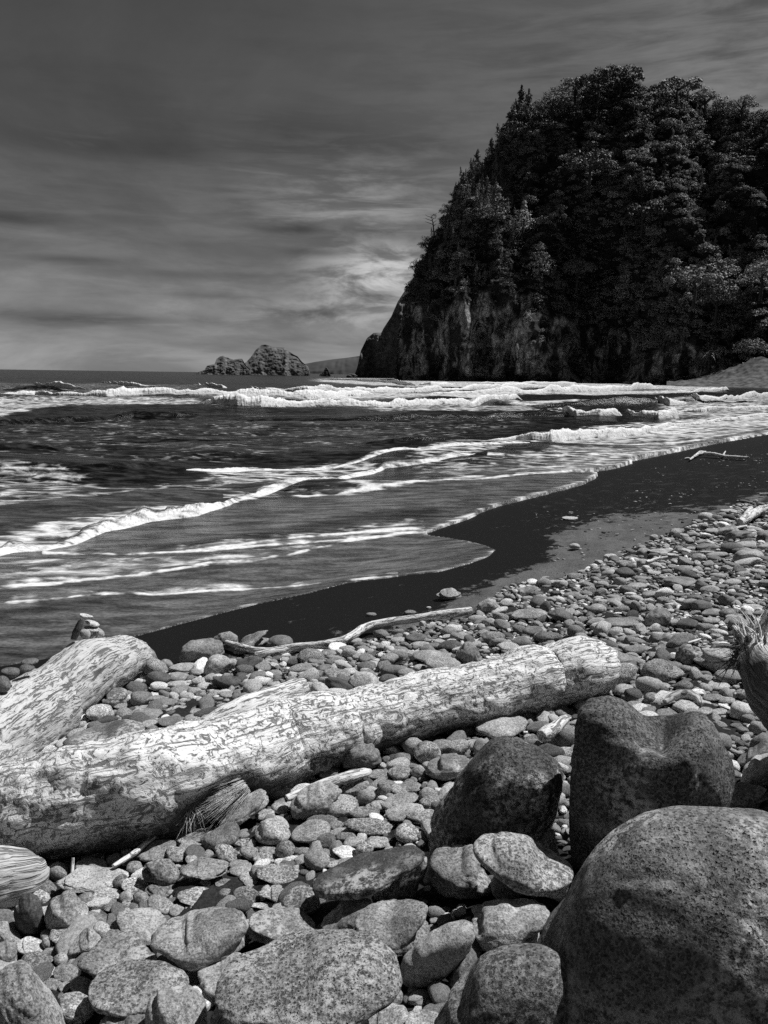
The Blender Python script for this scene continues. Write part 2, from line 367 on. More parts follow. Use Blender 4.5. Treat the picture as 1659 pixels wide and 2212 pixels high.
# ================================================================== masks traced on the beach and the sea (sheet coordinates)
MX0, MX1, MY0, MY1, MS = -420, 2080, 796, 1640, 2.0
MW, MH = int((MX1-MX0)/MS), int((MY1-MY0)/MS)
gx, gy = np.meshgrid(MX0+MS*(np.arange(MW)+.5), MY0+MS*(np.arange(MH)+.5))
def poly_mask(pts):
    ins = np.zeros(gx.shape, bool); n = len(pts)
    for i in range(n):
        x1, y1 = pts[i]; x2, y2 = pts[(i+1) % n]
        if y1 == y2: continue
        c = ((y1 > gy) != (y2 > gy)) & (gx < (x2-x1)*(gy-y1)/(y2-y1)+x1); ins ^= c
    return ins
def inpoly(px, py, pts):
    ins = np.zeros(np.shape(px), bool); n = len(pts)
    for i in range(n):
        x1, y1 = pts[i]; x2, y2 = pts[(i+1) % n]
        if y1 == y2: continue
        ins ^= ((y1 > py) != (y2 > py)) & (px < (x2-x1)*(py-y1)/(y2-y1)+x1)
    return ins
def line_field(pts):
    """for a line given left to right with half-widths: value 1 on it, falling to 0 at its half-width"""
    p = np.array(pts, float)
    y = np.interp(gx, p[:, 0], p[:, 1]); w = np.interp(gx, p[:, 0], p[:, 2])
    return np.where((gx >= p[0, 0]) & (gx <= p[-1, 0]), np.clip(1-np.abs(gy-y)/np.maximum(w, .1), 0, 1), 0)
def band_field(top, bot, v, soft=6):
    t = np.array(top, float); b = np.array(bot, float)
    yt = np.interp(gx, t[:, 0], t[:, 1]); yb = np.interp(gx, b[:, 0], b[:, 1])
    k = np.clip((gy-yt)/soft, 0, 1)*np.clip((yb-gy)/soft*2, 0, 1)
    lo, hi = max(t[0, 0], b[0, 0]), min(t[-1, 0], b[-1, 0])
    k *= np.clip((gx-lo)/60, 0, 1)*np.clip((hi-gx)/60, 0, 1)
    if not np.isscalar(v): v = np.interp(gx, [q[0] for q in v], [q[1] for q in v])
    return k*v
def sample(Mk, px, py):
    u = np.clip((px-MX0)/MS-.5, 0, MW-1.001); v = np.clip((py-MY0)/MS-.5, 0, MH-1.001)
    i = u.astype(int); j = v.astype(int); fu = u-i; fv = v-j
    return (Mk[j, i]*(1-fu)*(1-fv)+Mk[j, i+1]*fu*(1-fv)+Mk[j+1, i]*(1-fu)*fv+Mk[j+1, i+1]*fu*fv)
SHORE = [(-420, 1500), (0, 1440), (150, 1415), (287, 1377), (353, 1359), (454, 1332), (554, 1306), (655, 1285), (750, 1260), (859, 1246), (952, 1235),
         (1013, 1219), (1057, 1202), (1070, 1189), (1046, 1178), (996, 1167), (925, 1155), (922, 1149), (969, 1131), (1013, 1117), (1040, 1101),
         (1078, 1087), (1144, 1071), (1215, 1054), (1262, 1041), (1285, 1028), (1292, 1020), (1215, 1017), (1330, 1004), (1340, 1001), (1365, 993), (1352, 989), (1420, 977),
         (1480, 965), (1560, 950), (1659, 935), (1800, 912), (2080, 880)]
WATER = SHORE + [(2080, 700), (-420, 700)]
DRY = [(1182, 1165), (1200, 1150), (1270, 1127), (1330, 1113), (1400, 1109), (1470, 1107), (1560, 1095), (1700, 1060), (2080, 1010), (2080, 1640), (-420, 1640), (-420, 1560), (0, 1500), (300, 1452),
       (480, 1432), (640, 1405), (780, 1372), (850, 1345), (930, 1328), (1000, 1290), (1060, 1262), (1130, 1236), (1200, 1212), (1215, 1195), (1192, 1180)]
STONES = [(-420, 1560), (0, 1500), (300, 1440), (330, 1428), (390, 1440), (500, 1420), (560, 1420), (690, 1400), (780, 1388), (850, 1368), (930, 1348), (1020, 1328), (1060, 1292), (1110, 1264),
          (1150, 1257), (1240, 1242), (1270, 1228), (1300, 1212), (1340, 1190), (1400, 1172), (1450, 1152), (1490, 1132), (1510, 1117), (1560, 1102), (1659, 1078), (2080, 1010), (2080, 3400), (-900, 3400), (-900, 1700)]
ROUGH = [(1150, 1075), (1300, 1040), (1450, 1010), (1700, 970), (2080, 930), (2080, 1100), (1500, 1120), (1180, 1165)]
dryM = poly_mask(DRY).astype(float); roughM = poly_mask(ROUGH).astype(float)
def blur(a, n=2):
    for _ in range(n):
        a = (a+np.roll(a, 1, 0)+np.roll(a, -1, 0)+np.roll(a, 1, 1)+np.roll(a, -1, 1))/5
    return a
dryM = blur(dryM, 160); roughM = blur(roughM, 60)

# foam: lines of the swash and sheets of broken water
foamM = np.zeros(gx.shape)
wig = fbm(np.stack([gx/38, gy*0, gx*0], -1), 3)
def put(f):
    global foamM
    foamM = np.maximum(foamM, f)
for pts in (
    [(-420, 1300, 8), (0, 1266, 7), (111, 1256, 7), (202, 1247, 6.5), (328, 1234, 6), (383, 1223, 5.5), (454, 1213, 6), (544, 1209, 6), (630, 1196, 5), (706, 1181, 5), (746, 1169, 5), (836, 1156, 5), (900, 1150, 6), (918, 1151, 4)],
    [(-420, 1340, 6), (0, 1306, 6), (101, 1294, 5), (202, 1285, 5), (282, 1281, 4.5), (328, 1286, 4), (378, 1281, 4), (454, 1275, 4), (554, 1274, 4), (630, 1270, 3.5), (720, 1259, 3), (860, 1245, 2.5)],
    [(400, 1182, 3), (479, 1176, 5), (605, 1166, 4), (706, 1156, 4), (836, 1145, 5), (890, 1142, 6), (916, 1147, 5)],
    [(90, 1181, 5), (150, 1185, 6), (302, 1188, 5), (454, 1183, 4), (554, 1178, 3.5), (655, 1171, 3), (800, 1158, 2.5)],
    [(480, 1066, 5), (560, 1058, 5), (655, 1053, 4.5), (807, 1047, 4.5), (910, 1042, 4.5), (1013, 1033, 4), (1115, 1024, 4), (1192, 1020, 4), (1270, 1016, 3.5), (1290, 1020, 3)],
    [(1053, 987, 3), (1200, 984, 3), (1346, 983, 3), (1420, 974, 3), (1470, 967, 3)],
    [(1146, 961, 4), (1269, 963, 4), (1449, 958, 3.5), (1526, 950, 3.5), (1600, 945, 3), (1659, 936, 3), (1760, 918, 3)],
    [(1100, 1012, 2.5), (1170, 1004, 2.5), (1230, 1000, 2), (1330, 1003, 2)]):
    q = [(a, b+3*wig[0, min(MW-1, max(0, int((a-MX0)/MS)))], c*1.15) for a, b, c in pts]
    brk = fbm(np.stack([gx/14, gy/4, gx*0+len(pts)], -1), 3)
    put(line_field(q)**.75*np.clip((0.80 if pts[0][2] > 2.5 else .66)+.30*wig+.22*brk, .3, .98))
    put(line_field([(a, b-c*1.6, c*3.6) for a, b, c in q])*np.clip(.44+.2*wig, .2, .6))
# edge of each swash lobe
e = np.array(SHORE, float)
for i in range(4, len(e)-1):
    for t in np.linspace(0, 1, 14):
        p = e[i]*(1-t)+e[i+1]*t; w = 3.6 if p[0] > 900 else 3
        j0, j1 = int((p[1]-30-MY0)/MS), int((p[1]+12-MY0)/MS); i0, i1 = int((p[0]-60-MX0)/MS), int((p[0]+60-MX0)/MS)
        sl_ = (slice(max(j0, 0), max(j1, 0)), slice(max(i0, 0), max(i1, 0)))
        d = np.hypot((gx[sl_]-p[0])/3.2, gy[sl_]-p[1]+2)
        foamM[sl_] = np.maximum(foamM[sl_], np.clip(1-d/(w*1.9), 0, 1)*(.53 if p[0] > 880 else .42))
put(band_field([(-420, 1135), (0, 1128), (126, 1094), (227, 1080), (302, 1070), (363, 1060), (454, 1060), (554, 1042), (655, 1028), (756, 1012), (850, 1000)],
               [(-420, 1220), (0, 1188), (101, 1177), (161, 1162), (227, 1132), (328, 1113), (428, 1103), (479, 1087), (560, 1056), (700, 1032), (850, 1008)], 0.60, 24))
put(band_field([(-420, 1020), (0, 1006), (130, 1010), (250, 1030), (420, 1022), (490, 1000), (700, 985), (850, 985)],
               [(-420, 1090), (0, 1085), (130, 1070), (350, 1050), (480, 1046), (700, 1020), (850, 1000)], [(-420, .44), (250, .42), (480, .45), (600, .52), (850, .52)], 10))
put(band_field([(-420, 1190), (0, 1185), (150, 1190), (420, 1190), (640, 1172), (780, 1156), (860, 1152)], [(-420, 1270), (0, 1250), (200, 1240), (400, 1218), (640, 1190), (800, 1160), (860, 1154)],
               [(-420, .42), (200, .42), (500, .36), (860, .48)], 8))
put(band_field([(850, 985), (930, 965), (1053, 950), (1120, 928), (1200, 925), (1320, 915), (1430, 905), (1560, 893), (1800, 885)],
               [(850, 1010), (930, 1000), (1040, 985), (1120, 968), (1280, 962), (1450, 955), (1560, 945), (1800, 905)], [(850, .52), (1050, .50), (1250, .56), (1500, .56), (1800, .56)], 8))
put(band_field([(860, 1000), (1040, 985), (1200, 965), (1400, 958), (1500, 950)], [(860, 1045), (1100, 1020), (1290, 1012), (1400, 985), (1500, 962)], .44, 8))
put(band_field([(1380, 865), (1480, 855), (1560, 858), (1680, 850), (1900, 842)], [(1380, 905), (1480, 905), (1560, 905), (1680, 893), (1900, 885)], .52, 6))
put(band_field([(-420, 862), (0, 858), (200, 858), (420, 862), (520, 880)], [(-420, 900), (0, 896), (150, 884), (420, 884), (520, 892)], .56, 5))
put(band_field([(420, 848), (900, 846), (1200, 843), (1560, 838)], [(420, 866), (900, 864), (1200, 858), (1560, 850)], .62, 5))
put(band_field([(760, 872), (1000, 866), (1200, 880)], [(760, 897), (1000, 892), (1200, 894)], .50, 5))
put(band_field([(640, 815), (800, 814), (1240, 821), (1600, 830)], [(640, 824), (900, 838), (1240, 838), (1600, 846)], .60, 4))
put(band_field([(1050, 884), (1180, 882), (1300, 886)], [(1050, 897), (1180, 893), (1300, 905)], .45, 5))
put(band_field([(-420, 900), (0, 895), (500, 893), (1200, 890)], [(-420, 1010), (0, 1000), (500, 990), (900, 965), (1200, 915)], .27, 12))
put(band_field([(-420, 820), (0, 822), (150, 826), (300, 826), (480, 828)], [(-420, 850), (0, 852), (200, 850), (480, 846)], .34, 5))
for pts in ([(985, 860, 2), (1130, 870, 2.5), (1280, 868, 2)],):
    put(line_field([(a, b, c*1.4) for a, b, c in pts])*.8)
# thin, sandy water of the swash
shalM = np.maximum(band_field([(-420, 1150), (0, 1140), (200, 1120), (420, 1080), (600, 1050), (900, 1010), (1150, 965), (1400, 930), (1700, 900), (2080, 870)],
                   [(-420, 1700), (2080, 1690)], 1.0, 40), 0)
shalM = np.maximum(shalM, band_field([(-420, 1030), (0, 1030), (400, 1030), (800, 1000)], [(-420, 1150), (0, 1150), (400, 1080), (800, 1010)], .45, 20))
# dark combed-back water between two lobes
shalM *= 1-0.75*band_field([(300, 1170), (480, 1148), (650, 1125), (830, 1095), (1000, 1085)], [(300, 1182), (480, 1172), (650, 1158), (830, 1140), (1000, 1115)], 1.0, 10)
shalM *= 1-0.6*band_field([(-420, 1345), (0, 1313), (200, 1292), (480, 1284)], [(-420, 1360), (0, 1338), (200, 1310), (480, 1292)], 1.0, 6)
shalM *= 1-0.5*band_field([(-420, 1410), (0, 1395), (250, 1372)], [(-420, 1480), (0, 1440), (250, 1400)], 1.0, 16)

# ================================================================== the beach: one sheet from under the sea to the horizon inland
nr, nc = 330, 460
an = np.radians(np.linspace(-75, 88, nc))
rr = np.concatenate([[0.02], np.geomspace(0.6, 14, 230), np.geomspace(14.3, 330, 99)])
Rg, Ag = np.meshgrid(rr, an, indexing='ij')
X, Y = Rg*np.sin(Ag), Rg*np.cos(Ag)-0.2
Z = terr(X, Y)
tx, ty = project(np.stack([X, Y, Z], -1))
infront = (Y > .6)
dv = np.where(infront, sample(dryM, tx, ty), 1.0); dv = np.where(ty > MY1-4, 1.0, dv); dv = np.where(sdist(X, Y) < .3, 0, dv)
rv = np.where(infront, sample(roughM, tx, ty), 0.0)
PP = np.stack([X, Y, Z*0], -1)
Z = Z + 0.012*fbm(PP*1.3, 3)*sm(sdist(X, Y), 1.5, 4) + 0.030*fbm(PP*4.0, 4)*np.maximum(dv, rv*.7)*(Rg < 40)
me = mesh_np('beach', np.stack([X, Y, Z], -1).reshape(-1, 3), grid_faces(nr, nc))
attr(me, 'dry', dv.ravel()); attr(me, 'rough', rv.ravel())
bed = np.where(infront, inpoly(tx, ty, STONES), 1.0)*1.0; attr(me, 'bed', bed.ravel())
tag(obj('beach', me, MAT_SAND), kind='structure')
# seabed under everything else, a little below the lowest water
bx = 6200.0
me = mesh_np('seabed', [(-bx, -60, -3.4), (bx, -60, -3.4), (bx, 5400, -3.4), (-bx, 5400, -3.4)], [(0, 1, 2, 3)], False)
attr(me, 'dry', [0]*4); attr(me, 'rough', [0]*4)
tag(obj('seabed', me, MAT_SAND), kind='structure')

# ================================================================== the sea
def swell(X, Y):
    P = np.stack([X*0.30, Y*1.0, X*0], -1)
    return 0.34*fbm(P*0.16, 3, .55) + 0.15*vnoise(P*0.55+9) + 0.05*vnoise(np.stack([X*.5, Y*1.0, X*0], -1)*1.3+4)
def sea_z(X, Y):
    G = terr(X, Y); s = sdist(X, Y); return np.maximum(swell(X, Y)*sm(-s, 0.5, 9)*(1-.75*sm(np.hypot(X, Y), 90, 600)), G+.012)
nr, nc = 520, 900
q = np.concatenate([np.linspace(660, 30, 430), np.geomspace(29, 1.0, nr-430)])
an = np.radians(np.linspace(-40, 40, nc))
dist = EYE*FPX/q
Rg, Ag = np.meshgrid(dist, an, indexing='ij')
X, Y = Rg*np.sin(Ag), Rg*np.cos(Ag)
G = terr(X, Y); s = sdist(X, Y)
wz = swell(X, Y)*sm(-s, 0.5, 9)*(1-.75*sm(Rg, 90, 600))
sx_, sy_ = project(np.stack([X, Y, np.maximum(G, 0)], -1))
inw = inpoly(sx_, sy_, WATER)
film = 0.012 + 0.01*fbm(np.stack([X*.6, Y*1.4, X*0], -1)*2.2, 3)*sm(-s, -3, 0.5)
Zs = np.maximum(wz, G+np.maximum(film, 0.006))
Zs = np.where(inw, Zs, G-0.08)
fo = sample(foamM, sx_, sy_); sh = sample(shalM, sx_, sy_)
# foam heaps up a little
Zs = Zs + np.where(inw, fo*fo*(0.010+0.022*sm(-s, 0, 6)), 0)*(1+.8*vnoise(np.stack([X, Y, X*0], -1)*3.5))
keep = np.ones((nr-1, nc-1), bool)
dead = (~inw) & (Zs < G)
keep = ~(dead[:-1, :-1] & dead[1:, :-1] & dead[:-1, 1:] & dead[1:, 1:])
Fq = grid_faces(nr, nc)[keep.ravel()]
me = mesh_np('sea', np.stack([X, Y, Zs], -1).reshape(-1, 3), Fq)
attr(me, 'foam', fo.ravel()); attr(me, 'shallow', sh.ravel())
tag(obj('sea', me, MAT_WATER), kind='structure')

# breaking waves and dark swells: ridges standing on the sea, traced along their feet
def wave(pts, foamy, seed, name):
    p = np.array(pts, float); n = int(max(30, (p[-1, 0]-p[0, 0])/1.6))
    t = np.linspace(0, 1, n); xs = p[0, 0]+t*(p[-1, 0]-p[0, 0])
    ys = np.interp(xs, p[:, 0], p[:, 1]); hp = np.interp(xs, p[:, 0], p[:, 2])
    base = hit(xs, ys, True); dd = np.hypot(base[:, 0], base[:, 1])
    H = hp*dd/FPX*(1.0 if foamy else .72)
    near = foamy and ys.mean() > 930
    if near: H *= .62
    H *= 1+(.30 if foamy else .12)*fbm(np.stack([xs/26, xs*0+seed, xs*0], -1), 3)
    H *= np.minimum(1, np.minimum(t, 1-t)*26+.02)**.7
    tow = -base[:, :2]/dd[:, None]                       # towards the beach
    if foamy: prof = [(.0, -.12), (.02, .15), (.10, .38), (.18, .62), (.32, .84), (.52, .97), (.8, 1.0), (1.3, .93), (2.0, .75), (3.2, .48), (5, .2), (7, -.12)]
    else: prof = [(-.5, -.15), (.2, .08), (.7, .25), (1.2, .48), (1.7, .72), (2.1, .9), (2.6, 1.0), (3.3, .96), (4.5, .75), (6.5, .4), (9, .1), (11, -.15)]
    if near: prof = [(0, -.08), (.3, .10), (1, .33), (2, .58), (3.2, .84), (4.5, 1), (6, .92), (8, .66), (11, .32), (15, -.1)]
    elif foamy: prof = [(a*1.9, b) for a, b in prof]
    prof = np.array(prof); m = len(prof)*4
    k = np.linspace(0, len(prof)-1, m); off = np.interp(k, range(len(prof)), prof[:, 0]); zz = np.interp(k, range(len(prof)), prof[:, 1])
    V = np.zeros((m, n, 3))
    for i in range(m):
        V[i, :, :2] = base[:, :2]-tow*(off[i]*H)[:, None]
        V[i, :, 2] = sea_z(V[i, :, 0], V[i, :, 1]) + zz[i]*H
    sc = np.maximum(H, .05)[None, :, None]
    nz = fbm(V/np.maximum((.9 if near else .9)*sc, .10)+seed, 4, .6)*(.7 if near else .38)
    if foamy:
        w = np.clip(zz, 0, 1)[:, None]
        V[:, :, 2] += nz*H*.22*w; V[:, :, :2] += tow[None]*(nz*H*.20*w)[..., None]
    else:
        V[:, :, 2] += nz*H*.03
    me = mesh_np(name, V.reshape(-1, 3), grid_faces(m, n))
    if foamy:
        f = np.interp(off, [0, .3, 3, 5.5, 9, 15], [.74, .84, .76, .62, .46, .3]) if near else np.interp(off/1.9, [0, .1, .6, 1.5, 4, 7], [.75, .9, .95, .8, .55, .3])
        f = f[:, None]*np.ones((1, n))
        f = f - .22*np.clip(-nz, 0, 1)
    else:
        f = np.zeros((m, n))
    attr(me, 'foam', f.ravel()); attr(me, 'shallow', np.full(m*n, .8 if near else 0.0))
    return tag(obj(name, me, MAT_WATER), kind='structure')
BREAK = [
 [(-420, 862, 5), (0, 853, 5), (77, 853, 8), (128, 858, 9), (231, 861, 14), (308, 860, 15), (411, 861, 14), (513, 861, 16), (667, 862, 17), (780, 858, 12), (820, 855, 3)],
 [(525, 837, 3), (545, 841, 6), (575, 845, 9), (667, 848, 12), (807, 848, 13), (960, 844, 9), (1064, 841, 9), (1166, 838, 8), (1192, 836, 2)],
 [(424, 874, 3), (462, 884, 16), (513, 887, 22), (565, 888, 20), (616, 882, 16), (719, 881, 16), (850, 880, 17), (910, 874, 13), (1013, 871, 14), (1115, 863, 9), (1133, 862, 2)],
 [(925, 853, 3), (1038, 852, 7), (1115, 851, 11), (1218, 847, 12), (1320, 845, 12), (1408, 840, 10), (1424, 838, 2)],
 [(1035, 829, 2), (1100, 829, 4), (1200, 829, 4), (1242, 829, 4), (1250, 829, 1)],
 [(692, 820, 2), (760, 822, 5), (830, 826, 6), (890, 833, 8), (898, 834, 2)],
 [(905, 831, 3), (930, 832, 7), (965, 832, 6), (985, 830, 2)],
 [(1408, 866, 3), (1425, 872, 9), (1445, 877, 14), (1475, 877, 9), (1484, 875, 2)],
 [(1474, 856, 3), (1510, 866, 12), (1552, 866, 8), (1603, 861, 7), (1659, 857, 9), (1900, 848, 8)],
 [(1204, 887, 3), (1225, 895, 10), (1244, 901, 14), (1295, 903, 14), (1332, 901, 13), (1344, 898, 3)],
 [(1348, 893, 3), (1387, 905, 13), (1423, 908, 18), (1458, 906, 16), (1468, 904, 3)],
 [(1462, 893, 3), (1515, 896, 11), (1550, 891, 6), (1659, 889, 8), (1900, 880, 8)],
 [(1460, 849, 3), (1500, 848, 6), (1567, 845, 7), (1574, 845, 2)],
 [(72, 830, 2), (95, 834, 7), (118, 838, 10), (150, 841, 10), (186, 844, 2)],
 [(216, 827, 2), (250, 831, 6), (282, 835, 8), (338, 837, 2)],
 [(426, 832, 2), (455, 836, 5), (480, 838, 7), (491, 838, 2)],
 [(36, 866, 2), (60, 868, 5), (92, 869, 7), (133, 870, 5), (140, 870, 1)],
 [(-420, 1225, 16), (0, 1188, 16), (30, 1182, 18), (100, 1178, 10), (161, 1162, 15), (227, 1133, 18), (328, 1113, 20), (428, 1103, 18), (479, 1087, 18), (509, 1066, 12), (605, 1044, 10), (700, 1027, 10), (760, 1016, 10), (807, 1011, 13), (835, 1001, 9), (910, 997, 6), (1013, 989, 7), (1032, 983, 2)],
 [(395, 1015, 2), (440, 1014, 8), (487, 1011, 12), (530, 1006, 9), (620, 1002, 5), (720, 999, 5), (830, 985, 6), (930, 975, 6), (1038, 971, 6), (1145, 966, 4)],
 [(1050, 953, 3), (1115, 950, 10), (1150, 955, 17), (1192, 957, 24), (1269, 946, 18), (1320, 941, 17), (1397, 933, 15), (1427, 927, 6), (1500, 917, 5), (1570, 909, 4), (1659, 900, 4), (1900, 880, 4)]]
for i, b in enumerate(BREAK): wave(b, True, 3.7*i, 'breaking_wave')
SWELL = [
 [(-420, 915, 14), (0, 912, 14), (80, 909, 17), (150, 906, 18), (290, 900, 16), (380, 900, 10), (430, 898, 2)],
 [(500, 904, 3), (620, 907, 12), (760, 909, 13), (850, 908, 14), (1000, 904, 12), (1130, 900, 11), (1200, 892, 4)],
 [(-420, 975, 14), (0, 972, 16), (60, 972, 14), (130, 974, 3)], [(250, 952, 2), (320, 951, 12), (380, 952, 11), (460, 954, 7), (530, 955, 2)],
 [(140, 1020, 2), (230, 1019, 10), (320, 1016, 11), (400, 1015, 9), (430, 1012, 2)], [(1120, 872, 2), (1250, 873, 12), (1330, 872, 16), (1390, 872, 14), (1425, 872, 4)],
 [(790, 966, 2), (850, 967, 9), (910, 966, 9), (975, 960, 2)], [(0, 842, 2), (60, 842, 8), (110, 842, 6), (160, 846, 2)], [(1060, 897, 2), (1150, 897, 8), (1220, 898, 7), (1260, 902, 2)],
 [(1290, 865, 2), (1400, 868, 7), (1480, 872, 5), (1560, 872, 2)], [(1460, 866, 2), (1520, 874, 6), (1600, 872, 5), (1640, 869, 2)]]
for i, b in enumerate(SWELL): wave(b, False, 5.1*i+70, 'swell')

# ================================================================== headland, sea stacks, far hill
def ridge(name, crest, base, dist, setback, mat, rough=(0, 0), cliff=None, nv=90, back=0.8, step=2.5, seed=0.0, round_ends=False, prof=None, parent=None):
    """a rock mass: columns from its foot in front, up the face to the crest and down behind it to the sea"""
    c = np.array(crest, float); xs = np.arange(c[0, 0], c[-1, 0]+.1, step); n = len(xs)
    yc = np.interp(xs, c[:, 0], c[:, 1]); b = np.array(base, float); yb = np.interp(xs, b[:, 0], b[:, 1])
    D = np.interp(xs, [q[0] for q in dist], [q[1] for q in dist]) if not np.isscalar(dist) else np.full(n, float(dist))
    hgt = np.maximum((yb-yc), 2)/FPX*D
    Dc = D + hgt*setback
    top = ray(xs, yc); top = CAM + top*(Dc/np.hypot(top[:, 0], top[:, 1]))[:, None]
    fr = ray(xs, yb); fr = fr/np.hypot(fr[:, 0], fr[:, 1])[:, None]; foot = CAM + fr*D[:, None]; foot[:, 2] = np.minimum(foot[:, 2], -1.0)
    v = np.linspace(0, 1, nv)
    g = np.interp(v, *(prof or ([0, .3, .6, .85, 1], [0, .14, .42, .72, 1])))
    V = np.zeros((nv+10, n, 3))
    for i in range(nv):
        h = foot[:, :2]*(1-g[i])+top[:, :2]*g[i]
        V[i, :, :2] = h; V[i, :, 2] = foot[:, 2]+v[i]*(top[:, 2]-foot[:, 2])
    away = fr[:, :2]
    for k in range(10):
        u = (k+1)/10
        V[nv+k, :, :2] = top[:, :2]+away*(hgt*back*u)[:, None]
        V[nv+k, :, 2] = top[:, 2]*(1-u**1.5)+(-1.5)*u**1.5
    S = V[:nv].copy(); lat = np.arctan2(S[..., 0], S[..., 1])*np.hypot(S[..., 0], S[..., 1])
    wl = rough[2] if len(rough) > 2 else rough[0]*2.4; K = np.stack([lat, S[..., 2]*.35, S[..., 0]*0+seed], -1)
    fade = (sm(v, 0, .04)*(1-sm(v, .93, 1.0)))[:, None]
    if rough[0]:
        big = 1-2*np.abs(fbm(K/wl, 4, .55))
        fine = fbm(np.stack([lat, S[..., 2], S[..., 1]*.3], -1)/(wl*.146)+seed, 4, .6)
        strata = fbm(np.stack([lat*.25, S[..., 2], lat*0+3], -1)/(wl*.092)+seed, 3, .6)
        amt = (big*rough[0] + fine*rough[1] + strata*rough[1]*.6)*fade
        amt *= np.minimum(1, hgt/ (rough[0]*4))[None]
        V[:nv, :, :2] -= away[None]*amt[..., None]
    me = mesh_np(name, V.reshape(-1, 3), grid_faces(nv+10, n))
    px, py = project(V)
    veg = np.zeros((nv+10, n))
    if cliff is not None:
        cl = np.interp(px, [q[0] for q in cliff], [q[1] for q in cliff]) + 26*fbm(np.stack([px/40, py/60, px*0], -1), 3)
        veg = sm(cl-py, -8, 10)
        veg = np.maximum(veg, sm(fbm(np.stack([px/20, py/60, px*0+8], -1), 4, .6), .06, .34)*.95)
    attr(me, 'veg', veg.ravel())
    o = obj(name, me, mat, parent)
    return o, V, veg, (px, py)
CREST = [(852, 818), (856, 800), (859, 722), (868, 690), (876, 650), (903, 598), (930, 530), (969, 478), (996, 416), (1029, 366), (1057, 345), (1078, 315), (1100, 258), (1125, 230), (1147, 236), (1160, 243),
         (1188, 226), (1243, 204), (1298, 190), (1341, 183), (1374, 202), (1388, 222), (1407, 232), (1424, 214), (1462, 206), (1500, 212), (1517, 232), (1561, 244), (1599, 246), (1621, 262), (1659, 268), (1800, 285), (2100, 340), (2500, 460), (2700, 700)]
BASE = [(852, 821), (1500, 831), (1560, 831), (2700, 838)]
CLIFF = [(850, 560), (876, 640), (940, 655), (1000, 668), (1050, 640), (1100, 660), (1200, 672), (1260, 690), (1300, 720), (1400, 745), (1500, 770), (1659, 800), (2700, 800)]
head, HV, HVEG, HP = ridge('headland', CREST, BASE, [(850, 430), (1000, 405), (1300, 400), (1659, 380), (2700, 360)], 0.80, MAT_CLIFF, (24, 4.6), CLIFF, 150, 1.0, 2.2, 1.3)
tag(head, kind='structure')
prom, *_ = ridge('promontory', [(764, 812), (767, 806), (772, 793), (779, 758), (793, 730), (807, 719), (824, 718), (828, 710), (837, 696), (845, 684), (859, 652), (876, 625), (905, 590), (960, 560)],
      [(764, 812), (960, 816)], 640, 0.35, MAT_STACK, (9, 1.8, 30), None, 70, .8, 1.2, 5.0, prof=([0, .4, .8, 1], [0, .2, .55, 1]))
tag(prom, kind='structure')
ST = dict(prof=([0, .25, .6, .85, 1], [0, .16, .45, .75, 1]))
o, *_ = ridge('sea_stack', [(521, 806), (525, 786), (532, 782), (543, 770), (553, 755), (565, 745), (573, 744), (581, 746), (591, 750), (614, 751), (630, 763), (643, 770), (652, 781), (666, 793), (670, 808)],
      [(521, 808), (670, 810.5)], 930, .7, MAT_STACK, (1.8, .8, 22), None, 60, .9, .9, 9.0, **ST)
tag(o, 'largest offshore rock, a domed dark island with steep right flank', 'sea stack', 'rocks standing offshore')
o, *_ = ridge('sea_stack', [(424, 805.5), (432, 802), (442, 799), (447, 790), (464, 786), (468, 775), (475, 770), (482, 768), (492, 772), (504, 777), (516, 775), (523, 775), (528, 784), (536, 796), (543, 806)],
      [(424, 806.4), (543, 808)], 900, .6, MAT_STACK, (1.5, .7, 18), None, 50, .9, .9, 13.0, **ST)
tag(o, 'lower offshore rock with a flat shoulder, touching the big domed island\'s left side', 'sea stack', 'rocks standing offshore')
o, *_ = ridge('sea_stack', [(690, 810), (694, 806), (699, 803), (702, 795), (705, 793), (707, 794), (711, 800), (714, 809)], [(690, 810.6), (714, 811)], 800, .6, MAT_STACK, (3, 1), None, 40, .9, .5, 15.0, **ST)
tag(o, 'small pointed rock pinnacle in the gap between island and promontory', 'sea stack', 'rocks standing offshore')
o, *_ = ridge('sea_stack', [(748, 812), (752, 808.5), (758, 807), (766, 808), (772, 812)], [(748, 812.4), (772, 812.8)], 620, .6, MAT_STACK, (3, 1), None, 20, .9, .5, 19.0, **ST)
tag(o, 'low dark skerry at the foot of the far promontory', 'sea stack', 'rocks standing offshore')
MAT_HILL = plain('far_hill', 0.055, .95, .004, .3)
o, *_ = ridge('hill', [(560, 806), (610, 797), (659, 786), (682, 781.5), (716, 776.5), (751, 772.5), (775, 769), (830, 762), (900, 757), (1000, 760), (1100, 790)], [(560, 808.5), (1100, 814)], 4400, 2.2, MAT_HILL, (60, 10), None, 30, 1.0, 3, 21.0)
tag(o, kind='structure')

